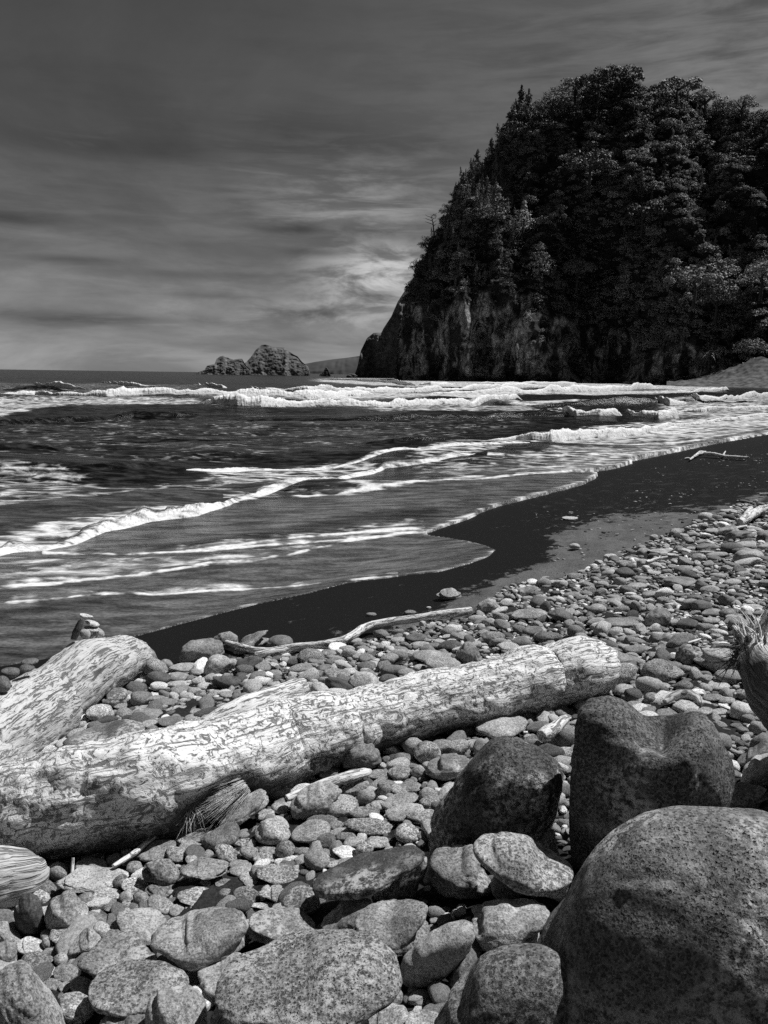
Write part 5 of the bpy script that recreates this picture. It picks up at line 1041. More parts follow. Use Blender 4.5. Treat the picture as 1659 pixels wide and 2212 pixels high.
# cobbles: panel, x, y, half-length, half-height, turn, tone, pits
COBBLES = '''
A 600 290 110 65 0 .18 .1|A 375 325 70 65 0 .16 .2|A 245 365 85 50 -50 .2 .2|A 300 430 78 55 40 .13 .3|A 265 490 65 60 0 .26 .7|A 870 300 55 50 0 .2 .4|A 780 390 65 45 -50 .11 .7|A 870 415 95 58 0 .38 .9
A 1050 430 105 48 0 .11 .3|A 1270 245 75 35 0 .23 .3|A 1470 210 90 60 25 .26 .9|A 1440 90 130 70 -25 .13 .3|A 1170 60 60 48 0 .16 .7|A 1230 105 112 45 -10 .18 .2|A 1290 40 50 30 0 .1 .2|A 1080 95 42 25 0 .13 .2
A 990 215 80 28 -20 .1 .1|A 1150 210 90 45 20 .21 .7|A 1230 170 75 40 -5 .16 .2|A 1320 180 40 32 0 .13 .1|A 1590 135 85 32 -3 .2 .7|A 1610 205 60 45 15 .18 .3|A 1550 270 65 28 -10 .14 .2|A 1565 310 78 38 -10 .22 .2|A 1620 355 78 42 -10 .21 .3
A 1260 400 42 25 -25 .1 .2|A 1340 410 58 40 0 .26 .3|A 1115 470 40 25 -10 .27 .1|A 1290 485 140 62 0 .24 .7|A 1460 400 75 30 10 .15 .3|A 1590 480 88 66 10 .13 .8|A 1470 465 48 40 0 .14 .3|A 1630 412 55 22 0 .26 .2|A 1370 545 130 32 -5 .23 .2
A 695 482 100 46 -12 .27 .3|A 820 490 50 45 0 .21 .2|A 840 532 55 30 -10 .27 .8|A 920 492 55 45 0 .21 .3|A 1040 540 95 70 20 .18 .3|A 1160 572 62 45 0 .16 .2|A 885 552 58 17 0 .11 .1|A 600 640 105 58 10 .14 .2|A 560 510 60 58 0 .14 .2
A 660 700 60 62 0 .27 .2|A 500 690 36 42 0 .21 .7|A 412 735 82 66 0 .23 .6|A 303 740 40 42 20 .14 .3|A 312 782 42 40 20 .15 .2|A 195 805 92 60 0 .27 .15|A 410 818 50 48 0 .25 .1|A 320 840 38 32 0 .23 .2|A 250 905 102 60 5 .17 .7
A 395 885 47 47 20 .18 .2|A 420 975 82 62 -10 .14 .2|A 320 962 48 32 0 .27 .1|A 360 1055 66 42 0 .12 .2|A 430 1072 52 40 0 .18 .1|A 535 1065 80 55 0 .23 .2|A 480 1205 122 105 0 .26 .7|A 1270 1010 72 42 0 .14 .1|A 55 575 75 42 -20 .28 .1|A 300 1015 42 22 0 .32 .1
A 160 560 40 30 0 .2 .2|A 740 560 60 22 0 .1 .1|A 1480 20 60 30 0 .12 .2|A 1380 45 60 25 0 .1 .1|A 640 400 30 20 0 .2 .2
B 600 770 40 20 0 .2 .2|B 1320 1000 140 52 -60 .13 .3|B 890 1150 78 52 -50 .17 .2|B 450 1320 185 110 0 .18 .3|B 860 1300 160 100 -15 .19 .2|B 1090 1310 145 78 0 .21 .2|B 1200 1200 42 42 0 .16 .6|B 290 520 128 98 0 .21 .9|B 110 480 95 56 0 .23 .3
B 150 335 142 62 0 .2 .7|B 390 250 88 66 0 .18 .3|B 275 305 42 28 0 .27 .1|B 195 245 82 26 -15 .38 .1|B 190 180 68 64 -50 .15 .8|B 50 232 72 42 0 .19 .7|B 80 185 62 30 0 .17 .3|B 310 190 62 28 0 .16 .3|B 455 130 62 58 0 .11 .3
B 580 195 82 46 15 .44 .1|B 590 92 66 38 -15 .12 .3|B 555 60 92 22 -10 .24 .3|B 640 125 76 36 0 .21 .2|B 705 172 62 50 0 .22 .8|B 790 130 72 38 5 .22 .3|B 695 212 34 27 0 .16 .3|B 740 28 152 56 8 .21 .8|B 985 75 88 62 0 .27 .8|B 355 65 128 76 -20 .19 .4
B 110 65 122 86 0 .21 .4|B 372 142 30 26 0 .31 .1|B 500 245 36 25 0 .14 .2|B 1085 92 46 36 0 .16 .2|B 1080 150 36 16 0 .42 .1|B 520 15 62 30 0 .13 .5|B 20 330 62 50 0 .21 .2|B 550 265 125 30 -12 .22 .3|B 450 205 46 26 0 .18 .2|B 60 540 100 22 0 .28 .1|B 700 190 20 16 0 .2 .2
B 150 430 60 30 -5 .2 .3|B 1600 770 120 60 -15 .2 .2
D 650 600 87 62 0 .37 .8|D 915 512 76 52 0 .12 .2|D 880 438 76 42 0 .08 .1|D 800 607 66 40 0 .15 .4|D 1020 382 82 52 0 .065 .1|D 1030 427 62 30 0 .32 .2|D 960 605 100 40 -5 .15 .2|D 985 672 66 30 0 .32 .3|D 1125 662 105 42 0 .12 .2
D 1265 640 74 34 0 .21 .3|D 635 685 66 36 0 .09 .2|D 1475 402 90 42 5 .055 .2|D 1405 297 97 74 -20 .25 .3|D 1620 285 90 52 -15 .065 .3|D 1005 305 88 56 30 .19 .7|D 1080 287 48 36 0 .16 .2|D 1210 308 118 30 0 .19 .2|D 1165 368 68 34 0 .18 .2
D 1270 338 44 28 0 .2 .3|D 1170 412 76 22 0 .3 .2|D 1180 450 72 32 0 .15 .3|D 1258 460 52 27 0 .22 .2|D 930 366 42 22 0 .21 .1|D 1005 490 60 22 0 .34 .1|D 1090 530 64 28 0 .13 .2|D 1000 540 45 22 0 .32 .1|D 1150 577 84 24 -5 .23 .2|D 1110 612 48 22 0 .09 .2
D 905 575 60 16 -10 .25 .1|D 1285 592 56 22 0 .23 .2|D 1218 492 48 28 0 .27 .2|D 1330 432 52 28 0 .26 .2|D 1390 480 50 24 0 .22 .2|D 1480 480 60 22 0 .18 .2|D 1350 560 55 22 0 .15 .2|D 1440 560 50 20 0 .24 .2|D 1560 470 55 24 0 .16 .2
D 1430 640 70 28 -10 .2 .2|D 880 405 62 15 5 .33 .1|D 1290 395 55 26 0 .25 .2|D 1230 400 22 18 0 .4 .1|D 1500 285 45 40 0 .22 .3|D 580 690 18 28 0 .25 .2|D 945 570 75 18 -8 .24 .2
E 470 990 72 50 0 .11 .2|E 1020 825 66 48 0 .21 .2|E 1110 862 82 82 30 .29 .8|E 1215 822 76 56 0 .17 .3|E 1310 825 82 56 0 .2 .7|E 1410 812 62 48 0 .26 .1|E 950 900 72 42 0 .14 .3|E 800 1002 78 38 0 .16 .3|E 940 985 82 50 0 .18 .6
E 845 915 36 28 0 .11 .1|E 820 947 32 26 0 .32 .1|E 1055 992 50 50 0 .18 .2|E 640 1087 97 44 -20 .18 .4|E 715 1147 72 50 -40 .16 .3|E 830 1102 46 56 0 .18 .4|E 937 1095 77 32 15 .24 .7|E 1000 1077 76 38 0 .16 .3|E 1110 1132 62 52 0 .2 .3
E 1135 1172 78 46 0 .17 .5|E 790 1202 56 36 0 .22 .3|E 950 1165 112 42 -10 .16 .2|E 965 1240 132 58 -10 .22 .3|E 1080 1272 102 50 0 .25 .8|E 145 1105 77 72 0 .11 .1|E 270 1070 97 38 0 .2 .3|E 160 1217 57 47 0 .22 .2|E 60 1262 66 36 -20 .24 .4
E 540 1202 117 80 0 .22 .6|E 390 1272 52 30 0 .11 .3|E 495 1290 62 36 0 .13 .2|E 700 1245 102 42 0 .14 .7|E 1350 720 62 46 0 .15 .4|E 700 395 97 60 0 .25 .4|E 980 345 60 34 0 .17 .3|E 860 378 62 30 0 .075 .2|E 1150 237 137 44 3 .22 .5
E 1215 288 122 50 5 .19 .6|E 520 355 87 46 0 .2 .7|E 510 407 62 40 0 .09 .2|E 400 350 52 30 0 .12 .2|E 310 355 44 24 0 .3 .1|E 720 300 62 36 0 .09 .3|E 865 252 62 46 0 .21 .2|E 350 235 82 56 0 .2 .8|E 395 262 62 24 10 .13 .1
E 510 275 62 36 0 .12 .3|E 160 142 87 46 0 .11 .3|E 380 417 36 32 0 .32 .1|E 75 450 52 27 0 .08 .3|E 1045 112 72 30 0 .085 .3|E 1262 172 77 46 0 .085 .8|E 1250 77 52 38 0 .15 .2|E 1150 172 46 30 0 .15 .2|E 1550 112 82 46 5 .17 .8
E 1600 160 52 18 0 .26 .2|E 1070 157 62 20 0 .22 .2|E 1480 62 36 26 0 .085 .2|E 740 262 46 16 0 .32 .1|E 130 345 46 22 0 .21 .2|E 610 330 55 26 0 .24 .2|E 90 270 45 26 0 .24 .2|E 660 240 50 22 0 .2 .2|E 220 200 50 26 0 .23 .3
E 470 215 52 28 0 .16 .3|E 590 185 56 24 0 .18 .2|E 700 185 50 24 0 .17 .2|E 830 175 50 22 0 .2 .2|E 890 190 45 20 0 .13 .2|E 990 210 50 22 0 .22 .2|E 630 130 60 24 0 .22 .2|E 930 130 55 22 0 .23 .2|E 1060 315 50 30 0 .22 .2|E 1340 100 50 26 0 .18 .2|E 870 345 60 20 -10 .24 .2|E 460 310 60 26 0 .15 .2|E 240 395 50 30 0 .12 .2
S 1081 1570 57 27 -12 .24 .2|F 140 622 97 40 20 .14 .8|F 240 600 78 30 55 .17 .6|F 340 590 88 38 15 .11 .3|F 172 690 78 38 -10 .11 .3|F 105 672 36 36 0 .14 .3|F 360 770 78 66 0 .15 .2|F 130 780 66 36 0 .17 .6|F 335 862 66 44 0 .21 .7
F 385 682 42 20 0 .22 .3|F 235 840 36 22 0 .12 .2|F 450 547 52 40 -15 .27 .3|F 617 467 36 30 0 .28 .1|F 733 457 76 44 5 .24 .3|F 692 347 107 72 0 .26 .8|F 965 327 142 77 5 .18 .9|F 1010 392 52 26 10 .14 .1|F 625 175 67 46 15 .085 .2
F 803 190 77 36 0 .15 .2|F 715 247 112 32 5 .13 .2|F 860 410 34 26 0 .2 .1|F 955 427 72 24 10 .22 .2|F 887 640 97 56 15 .29 .15|F 1130 322 42 32 0 .14 .2|F 1262 387 42 26 0 .21 .2|F 1250 442 46 34 35 .22 .2|F 905 515 57 42 20 .2 .4
F 810 515 42 24 0 .22 .5|F 800 548 57 22 10 .15 .2|F 1300 500 67 24 0 .14 .4|F 1390 522 57 24 0 .22 .3|F 1330 592 62 24 0 .2 .2|F 1000 602 78 32 0 .12 .4|F 1600 472 48 40 0 .14 .1|F 1440 397 32 27 0 .2 .1|F 1240 592 62 32 0 .23 .4|F 880 570 57 20 0 .23 .2
F 135 70 67 36 0 .1 .1|F 230 112 87 40 5 .11 .8|F 60 145 64 42 0 .13 .2|F 420 80 62 45 20 .1 .3|F 680 67 52 24 0 .24 .3|F 850 470 60 16 5 .24 .1|F 1110 425 60 40 10 .16 .7|F 1350 430 60 26 -10 .25 .2|F 790 410 30 26 0 .13 .1|F 720 180 45 22 0 .24 .3
F 980 180 60 22 0 .12 .2|F 940 225 60 22 0 .18 .2|F 1000 120 45 40 20 .22 .2|F 720 130 50 28 0 .25 .3|F 830 140 45 20 0 .16 .2|F 920 130 50 18 0 .22 .2|F 1500 480 50 36 0 .2 .7|F 1500 390 40 26 0 .17 .2
G 730 602 70 37 5 .055 .1|G 1130 930 77 38 0 .07 .2|G 1100 660 127 37 5 .14 .2|G 110 870 112 40 0 .21 .7|G 330 880 87 42 12 .085 .5|G 215 830 40 46 15 .065 .2|G 715 925 112 40 5 .14 .3|G 555 920 72 32 0 .22 .2|G 550 835 67 38 0 .21 .4|G 200 668 50 38 0 .15 .2
G 325 672 37 26 0 .22 .3|G 1180 762 52 24 0 .11 .1|G 905 740 66 24 0 .19 .2|G 805 682 64 24 0 .22 .3|G 700 660 42 28 0 .19 .2|G 630 605 52 32 0 .25 .3|G 640 500 50 20 0 .32 .3|G 790 515 42 20 0 .28 .1|G 940 552 44 25 10 .26 .1|G 1100 530 57 20 5 .28 .1
G 1120 572 72 20 5 .14 .1|G 1210 500 52 30 0 .23 .7|G 1250 650 44 27 0 .21 .5|G 1430 660 62 28 0 .21 .3|G 1280 705 67 24 0 .18 .2|G 1310 857 77 28 0 .19 .3|G 1460 360 92 32 -5 .12 .3|G 1430 437 77 36 5 .07 .2|G 1510 420 77 28 0 .2 .2|G 1530 490 97 46 0 .21 .2|G 1530 532 87 30 -5 .32 .3
G 1265 237 62 28 5 .26 .5|G 1410 200 52 16 -5 .24 .1|G 1410 242 37 18 0 .07 .1|G 1280 335 50 24 -10 .21 .2|G 1640 432 52 25 0 .26 .2|G 1640 352 47 24 0 .18 .2|G 970 460 87 20 3 .22 .2|G 370 243 52 12 0 .27 .1|G 410 425 37 20 0 .24 .1|G 1150 802 57 38 -10 .14 .4
G 800 822 34 34 30 .15 .2|G 1430 790 42 25 0 .22 .1|G 1490 750 42 22 0 .12 .1|G 1560 822 67 24 5 .25 .2|G 1290 910 62 26 0 .21 .2|G 660 780 52 24 0 .19 .4|G 1330 482 72 20 0 .2 .3|G 1260 430 80 25 0 .13 .3|G 1400 860 60 28 10 .14 .6|G 1600 660 52 20 0 .22 .1
G 1620 860 60 22 0 .2 .2|G 930 600 45 14 0 .24 .1|G 1170 440 40 22 0 .24 .3|G 480 730 40 22 0 .13 .2|G 400 740 60 22 0 .13 .1|G 1000 640 50 16 0 .2 .2|G 1340 620 50 16 0 .2 .1|G 850 640 52 16 0 .18 .2|G 1100 740 45 18 0 .12 .2|G 980 785 45 25 20 .17 .4
G 1410 570 60 16 0 .22 .2|G 1500 600 55 16 0 .2 .2|G 1600 590 50 18 0 .23 .2|G 1580 320 50 22 0 .22 .2|G 1180 350 50 16 0 .18 .2|G 920 372 30 18 0 .24 .1|G 1010 380 40 14 0 .2 .1|G 1110 360 40 14 0 .22 .1|G 1620 280 45 14 0 .2 .2|G 1560 215 40 14 0 .22 .1|G 1330 240 40 20 0 .13 .1
H 885 385 20 16 0 .32 .1|H 725 425 52 20 0 .13 .1|H 425 440 47 12 0 .14 .1'''
cob = []
for ln in COBBLES.strip().replace('\n', '|').split('|'):
    f = ln.split(); x0, y0, s = PAN[f[0]]; v = [float(q) for q in f[1:]]
    cob.append((x0+v[0]/s, y0+v[1]/s, v[2]/s, v[3]/s, v[4], v[5], v[6]))
cob.sort(key=lambda c: -c[2]*c[3])
MAIN, REST = cob[:262], cob[262:]
def words_for(c):
    x, y, a, b, rot, tone, pit = c
    tw = next(w for lim, w in ((.075, 'black'), (.105, 'very dark'), (.145, 'dark grey'), (.185, 'mid-grey'), (.225, 'light grey'), (.29, 'pale grey'), (9, 'whitish')) if tone < lim)
    r = b/a; sw = 'thin flat' if r < .36 else 'flattened' if r < .52 else 'oval' if r < .74 else 'rounded'
    if abs(rot) >= 25: sw = 'tilted '+sw.split()[-1]
    return tw, sw, 'pitted ' if pit > .55 else ''
info = []
for c in MAIN:
    d = [(math.hypot((c[0]-a[0]), (c[1]-a[1])*1.3), a) for a in ANCH]; dd, a = min(d, key=lambda q: q[0])
    ang = math.degrees(math.atan2(c[1]-a[1], c[0]-a[0]))
    rel = 'right of' if -30 <= ang < 30 else 'below right of' if 30 <= ang < 65 else 'below' if 65 <= ang < 115 else 'below left of' if 115 <= ang < 150 else 'left of' if ang >= 150 or ang < -150 else 'above left of' if ang < -115 else 'above' if ang < -65 else 'above right of'
    tw, sw, pw = words_for(c); info.append([tw, sw, pw, rel, a[2], dd, c])
from collections import defaultdict
grp = defaultdict(list)
for i, q in enumerate(info): grp[(q[0], q[1], q[2], q[3], q[4])].append(i)
labels = {}
ORD = ['nearest', 'second nearest', 'third nearest', 'fourth nearest', 'fifth nearest', 'sixth nearest', 'seventh nearest']
for k, ids in grp.items():
    tw, sw, pw, rel, an = k
    if len(ids) == 1: labels[ids[0]] = f'{tw} {sw} {pw}cobble {rel} {an}'
    else:
        for n, i in enumerate(sorted(ids, key=lambda i: info[i][5])): labels[i] = f'{tw} {sw} {pw}cobble {rel} {an}, {ORD[n]} of these'
for i, c in enumerate(MAIN):
    x, y, a, b, rot, tone, pit = c
    lvl = 4 if a > 26 else 3
    sdd = 3000+i
    cb = stone('cobble', MAT_COBBLE, x, y, ell(x, y, a, b, rot, sdd), sdd, tone, pit, lvl, 3, .06, .85, .72)
    tag(cb, labels[i], 'cobble', 'cobbles strewn over the beach')

# the small stones between, under and beyond them: one mass
src2 = bpy.data.collections.new("pebble_kinds")
for k in range(14):
    r = np.random.default_rng(600+k); V, F = ICO[3]; U = V.copy()
    for _ in range(9 if k % 2 else 4):
        n = r.normal(size=3); n /= np.linalg.norm(n); ex = U@n-r.uniform(.6, .86); U = U-np.maximum(ex, 0)[:, None]*n*.85
    U = U*(1+fbm(V*1.6+r.uniform(0, 90, 3), 3)*.13)[:, None]*np.array([1.0, r.uniform(.55, .9), r.uniform(.34, .7)])
    me = mesh_np('pebble', U, F); me.materials.append(MAT_PEBBLE); src2.objects.link(bpy.data.objects.new('pebble', me))
FT = np.array(FOOT)
cell = 0.25; hashf = defaultdict(list)
for i, f in enumerate(FT):
    m = max(f[2], f[3])
    for ix in range(int((f[0]-m)//cell), int((f[0]+m)//cell)+1):
        for iy in range(int((f[1]-m)//cell), int((f[1]+m)//cell)+1): hashf[(ix, iy)].append(i)
def blocked(x, y, shrink):
    for i in hashf.get((int(x//cell), int(y//cell)), ()):
        f = FT[i]; dx, dy = x-f[0], y-f[1]; u = dx*f[5]-dy*f[4]; w = dx*f[4]+dy*f[5]
        if (u/(f[2]*shrink))**2+(w/(f[3]*shrink))**2 < 1: return True
    return False
pt, rt_, sc_, tn_, pi_, kd_ = [], [], [], [], [], []
def scatter(n, rmin, rmax, own, shrink, ylim, lift, tmul=1.0, hh=None, power=1.0):
    hh = {} if hh is None else hh; cs = rmax*2.0
    y = ylim[0]+(ylim[1]-ylim[0])*rng.random(n)**power; x = rng.uniform(-.62, .66, n)*(y+.9)
    g = terr(x, y); qx, qy = project(np.stack([x, y, g+.02], -1)); qy = qy+8*fbm(np.stack([qx/30, qy/14, qx*0], -1), 3)
    ok = inpoly(qx, qy, STONES); rad = rmin*(rmax/rmin)**(rng.random(n)**1.5)
    for i in np.nonzero(ok)[0]:
        r = rad[i]
        if blocked(x[i], y[i], shrink): continue
        cx, cy = int(x[i]//cs), int(y[i]//cs); bad = False
        for ix in (cx-1, cx, cx+1):
            for iy in (cy-1, cy, cy+1):
                for (ux, uy, ur) in hh.get((ix, iy), ()):
                    if (ux-x[i])**2+(uy-y[i])**2 < (own*(ur+r))**2: bad = True; break
                if bad: break
            if bad: break
        if bad: continue
        hh.setdefault((cx, cy), []).append((x[i], y[i], r))
        s3 = (r*rng.uniform(.95, 1.35), r*rng.uniform(.85, 1.15), r*rng.uniform(.75, 1.1))
        pt.append((x[i], y[i], g[i]+s3[2]*lift*.55)); sc_.append(s3)
        rt_.append((rng.normal(0, .18), rng.normal(0, .18), rng.uniform(0, 6.283))); kd_.append(rng.integers(0, 14))
        tn_.append(float(np.clip(rng.lognormal(-1.72, .6), .04, .55))*tmul); pi_.append(rng.choice([.1, .2, .3, .8], p=[.4, .2, .2, .2]))
scatter(5000, .055, .10, .80, 1.02, (1.3, 17), .8, 1, None, .8)
H2 = {}
scatter(26000, .03, .055, .74, .97, (1.3, 14), .65, 1, H2, .9)
scatter(60000, .016, .03, .74, .90, (1.3, 10), .7, 1.05, {}, 1.0)
# a thin scatter of small stones and scraps out on the dark sand
sy_ = rng.uniform(8, 30, 2600); sx2 = rng.uniform(-.2, .62, 2600)*sy_; sg = terr(sx2, sy_); qx, qy = project(np.stack([sx2, sy_, sg], -1))
okk = inpoly(qx, qy, [(1150, 1090), (1300, 1035), (1420, 1000), (1700, 950), (1700, 1110), (1500, 1125), (1300, 1215), (1150, 1262), (1000, 1330), (840, 1350), (700, 1392), (760, 1330), (1000, 1265), (1190, 1210), (1170, 1160)]) & (fbm(np.stack([sx2*.8, sy_*.5, sx2*0], -1), 3) > .05)
for i in np.nonzero(okk)[0][:420]:
    r = rng.uniform(.012, .035); pt.append((sx2[i], sy_[i], sg[i]+r*.15)); sc_.append((r*1.3, r, r*.7)); rt_.append((0, 0, rng.uniform(0, 6.28))); kd_.append(rng.integers(0, 14)); tn_.append(rng.choice([.03, .06, .12, .22])); pi_.append(.1)
for c in REST:                                   # the smallest traced stones join the mass
    d = ray(c[0], c[1]); t = rest(c[0], c[1], c[3], .7); p = CAM+d*t; s = t/FPX
    pt.append(tuple(p)); sc_.append((c[2]*s, c[2]*s*1.1, c[3]*s*1.7)); rt_.append((0, 0, 0)); kd_.append(rng.integers(0, 14)); tn_.append(c[5]); pi_.append(c[6])
pb = instancer('pebbles', pt, rt_, sc_, {'pick': kd_, 'tone_in': tn_, 'pit_in': pi_}, src2)
g = pb.modifiers[0].node_group                    # hand each pebble its own greyness and pitting
ip = next(n for n in g.nodes if n.bl_idname == 'GeometryNodeInstanceOnPoints'); out = next(n for n in g.nodes if n.bl_idname == 'NodeGroupOutput')
prev = ip.outputs[0]
m2p = next(n for n in g.nodes if n.bl_idname == 'GeometryNodeMeshToPoints'); pin = m2p.outputs[0]
for nm in ('tone', 'pit'):
    na = g.nodes.new('GeometryNodeInputNamedAttribute'); na.data_type = 'FLOAT'; na.inputs['Name'].default_value = nm+'_in'
    st = g.nodes.new('GeometryNodeStoreNamedAttribute'); st.data_type = 'FLOAT'; st.domain = 'INSTANCE'; st.inputs['Name'].default_value = nm
    g.links.new(prev, st.inputs['Geometry']); g.links.new(na.outputs['Attribute'], st.inputs['Value']); prev = st.outputs[0]
g.links.new(prev, out.inputs[0])
tag(pb, 'loose grey pebbles and small stones filling the beach between the cobbles', 'pebbles', kind='stuff')
print('pebbles', len(pt), 'cobbles', len(MAIN), 'boulders', len(BOULDERS))

# ================================================================== driftwood
def limb(name, st, mat, parent=None, seg=40, seed=1.0, lift=0.0, k=.9, ts=None, rough=.05, per=60, flat=1.0, ends=(.25, .25), rot_shade=None, dt=0.0, jag=0.0, shape=None, hollow=None):
    """a log or branch through stations (sheet x, y, half-width), resting on the beach; returns object, path and radii"""
    st = np.array(st, float); t0 = ts if ts is not None else np.array([rest(a, b, c, k, lift) for a, b, c in st])
    t0 = np.broadcast_to(np.asarray(t0, float), (len(st),)).copy()+dt
    if ts is None and len(st) > 3:
        for _ in range(2): t0[1:-1] = (t0[:-2]+2*t0[1:-1]+t0[2:])/4
    Pc = CAM+ray(st[:, 0], st[:, 1])*t0[:, None]; Rc = st[:, 2]*t0/FPX
    d = np.r_[0, np.cumsum(np.linalg.norm(np.diff(Pc, axis=0), axis=1))]; Ltot = d[-1]
    n = int(max(8, Ltot*per)); s = np.linspace(0, Ltot, n)
    def smooth(v):
        r = np.interp(s, d, v)
        for _ in range(max(1, int(n*.012))): r[1:-1] = (r[:-2]+2*r[1:-1]+r[2:])/4
        return r
    P = np.stack([smooth(Pc[:, i]) for i in range(3)], -1); Rr = smooth(Rc)
    T = np.gradient(P, axis=0); T /= np.linalg.norm(T, axis=1, keepdims=True)
    view = CAM-P; view /= np.linalg.norm(view, axis=1, keepdims=True)
    side = np.cross(T, [0, 0, 1.0]); side /= np.linalg.norm(side, axis=1, keepdims=True)
    side *= np.sign(np.sum(side*view, 1, keepdims=True)); up = np.cross(side, T); up *= np.sign(up[:, 2:3])
    a = np.linspace(0, 2*np.pi, seg, endpoint=False)                 # 0 = up, pi/2 = towards the viewer
    S_, A_ = np.meshgrid(s, a, indexing='ij')
    circ = np.stack([S_*1.2, np.cos(A_)*Rr[:, None]*2.2, np.sin(A_)*Rr[:, None]*2.2], -1)
    nz = fbm(circ*2.2+seed, 4, .55)*rough + fbm(np.stack([S_*3, np.cos(A_)*.9, np.sin(A_)*.9], -1)*4+seed, 3, .6)*rough*.45
    rad = Rr[:, None]*(1+nz)
    if shape is not None: rad = rad*shape(S_/Ltot, A_)
    if hollow is not None:
        for (hs, ha, ws, wa, dep) in hollow:
            rad = rad*(1-dep*np.exp(-((S_/Ltot-hs)/ws)**2-((A_-ha)/wa)**2))
    V = P[:, None]+rad[..., None]*(np.cos(A_)[..., None]*up[:, None]*flat+np.sin(A_)[..., None]*side[:, None])
    if jag:
        j = fbm(np.stack([A_*3.0, A_*0, A_*0+seed], -1), 3, .7)*jag
        V = V+(T[:, None]*(j*np.clip(1-np.abs(S_-Ltot)/(jag*3+1e-6), 0, 1))[..., None])+(T[:, None]*(j*np.clip(1-S_/(jag*3+1e-6), 0, 1))[..., None])
    # end caps: rings drawn in, slightly dished
    def cap(i, sgn):
        out = []
        for u, w in ((.96, .10), (.80, .16), (.5, .15), (.2, .12), (.01, .11)):
            e = ends[0] if sgn < 0 else ends[1]
            out.append(P[i]+(V[i]-P[i])*u+sgn*T[i]*Rr[i]*w*e*4*(1+.4*fbm(np.stack([a*2, a*0+u*9, a*0+seed], -1), 2)[:, None]))
        return out
    V = np.concatenate([np.array(cap(0, -1))[::-1], V, np.array(cap(n-1, 1))])
    m = len(V); me = mesh_np(name, V.reshape(-1, 3), grid_faces(m, seg, True))
    ss = np.r_[np.full(5, -.02), s, np.full(5, Ltot+.02)]
    cr = np.concatenate([np.linspace(.0, .96, 5), np.ones(n), np.linspace(.96, 0, 5)])
    rmean = Rr.mean()
    gr = np.stack([np.broadcast_to(ss[:, None], (m, seg)), np.broadcast_to(np.sin(a)[None]*rmean*1.6, (m, seg))*cr[:, None], np.broadcast_to(np.cos(a)[None]*rmean*1.6, (m, seg))*cr[:, None]], -1)+seed*3.1
    attr(me, 'grain', gr.reshape(-1, 3), 'FLOAT_VECTOR')
    w = np.zeros((m, seg)) if rot_shade is None else rot_shade(np.clip(ss/Ltot, 0, 1)[:, None], a[None])
    attr(me, 'rot_shade', np.broadcast_to(w, (m, seg)).ravel())
    o = obj(name, me, mat, parent)
    return o, P, Rr, (st, t0)
def strands(name, roots, dirs, length, width, mat, parent, seed, bend=.5, droop=.5, seg=4):
    r = np.random.default_rng(seed); Vs, Fs, n0 = [], [], 0
    for p, d in zip(roots, dirs):
        d = d/np.linalg.norm(d); Lh = length*r.uniform(.4, 1.2); w = width*r.uniform(.5, 1.3)
        k = r.normal(size=3)*bend+np.array([0, 0, -droop]); pts = []
        for u in np.linspace(0, 1, seg+1): pts.append(p+d*Lh*u+k*Lh*u*u*.5)
        v, f = tube(pts, [w*(1-.85*u) for u in np.linspace(0, 1, seg+1)], 4)
        Vs.append(v); Fs.append(f+n0); n0 += len(v)
    return obj(name, mesh_np(name, np.concatenate(Vs), np.concatenate(Fs)), mat, parent)

# ---- the long log across the beach
ST_LOG = []
for x, yt, yb in [(-160, 1712, 1880), (0, 1675, 1848), (100, 1647, 1842), (180, 1627, 1835), (247, 1605, 1822), (300, 1592, 1812), (393, 1573, 1786), (460, 1560, 1758), (553, 1537, 1716), (613, 1516, 1692), (693, 1500, 1662),
                  (753, 1493, 1642), (853, 1473, 1612), (953, 1450, 1584), (1020, 1437, 1570), (1106, 1416, 1547), (1160, 1392, 1534), (1189, 1397, 1526), (1246, 1378, 1514), (1276, 1384, 1502), (1288, 1392, 1494)]:
    ST_LOG.append((x, (yt+yb)/2, (yb-yt)/2*.965))
def log_rot_shade(u, a):
    under = sm(a, 1.35, 2.3)*(1-sm(a, 3.6, 4.6)); return -.06+.50*under+.30*sm(a, .75, 1.75)+.55*np.exp(-((u-.345)/.05)**2-((a-1.75)/.55)**2)-.12*sm(u, .55, .9)*under  # paints shade into near side and underside, top paler, plus the rotten hollow
log, LP, LR, (lst, lt) = limb('driftwood_log', ST_LOG, MAT_LOG, None, 96, 2.0, .03, .93, None, .10, 90, 1.0, (.2, .06), log_rot_shade, jag=.05, hollow=[(.345, 1.8, .045, .40, .30), (.26, 2.1, .05, .3, .12), (.60, 1.55, .016, .5, .10), (.74, 1.2, .10, .06, .05)])
tag(log, 'long thick silvered driftwood log with cracked bark lying right across the beach', 'driftwood log')
def log_t(x): return float(np.interp(x, lst[:, 0], lt))
limb('limb_stub', [(445, 1565, 14), (480, 1548, 20), (530, 1528, 24), (600, 1503, 22), (640, 1487, 20), (656, 1482, 16)], MAT_STICK, log, 36, 4.0, ts=np.array([log_t(x)+.03+.10*max(0, (x-520)/130) for x in (445, 480, 530, 600, 640, 656)]), rough=.08, per=120, jag=.012)
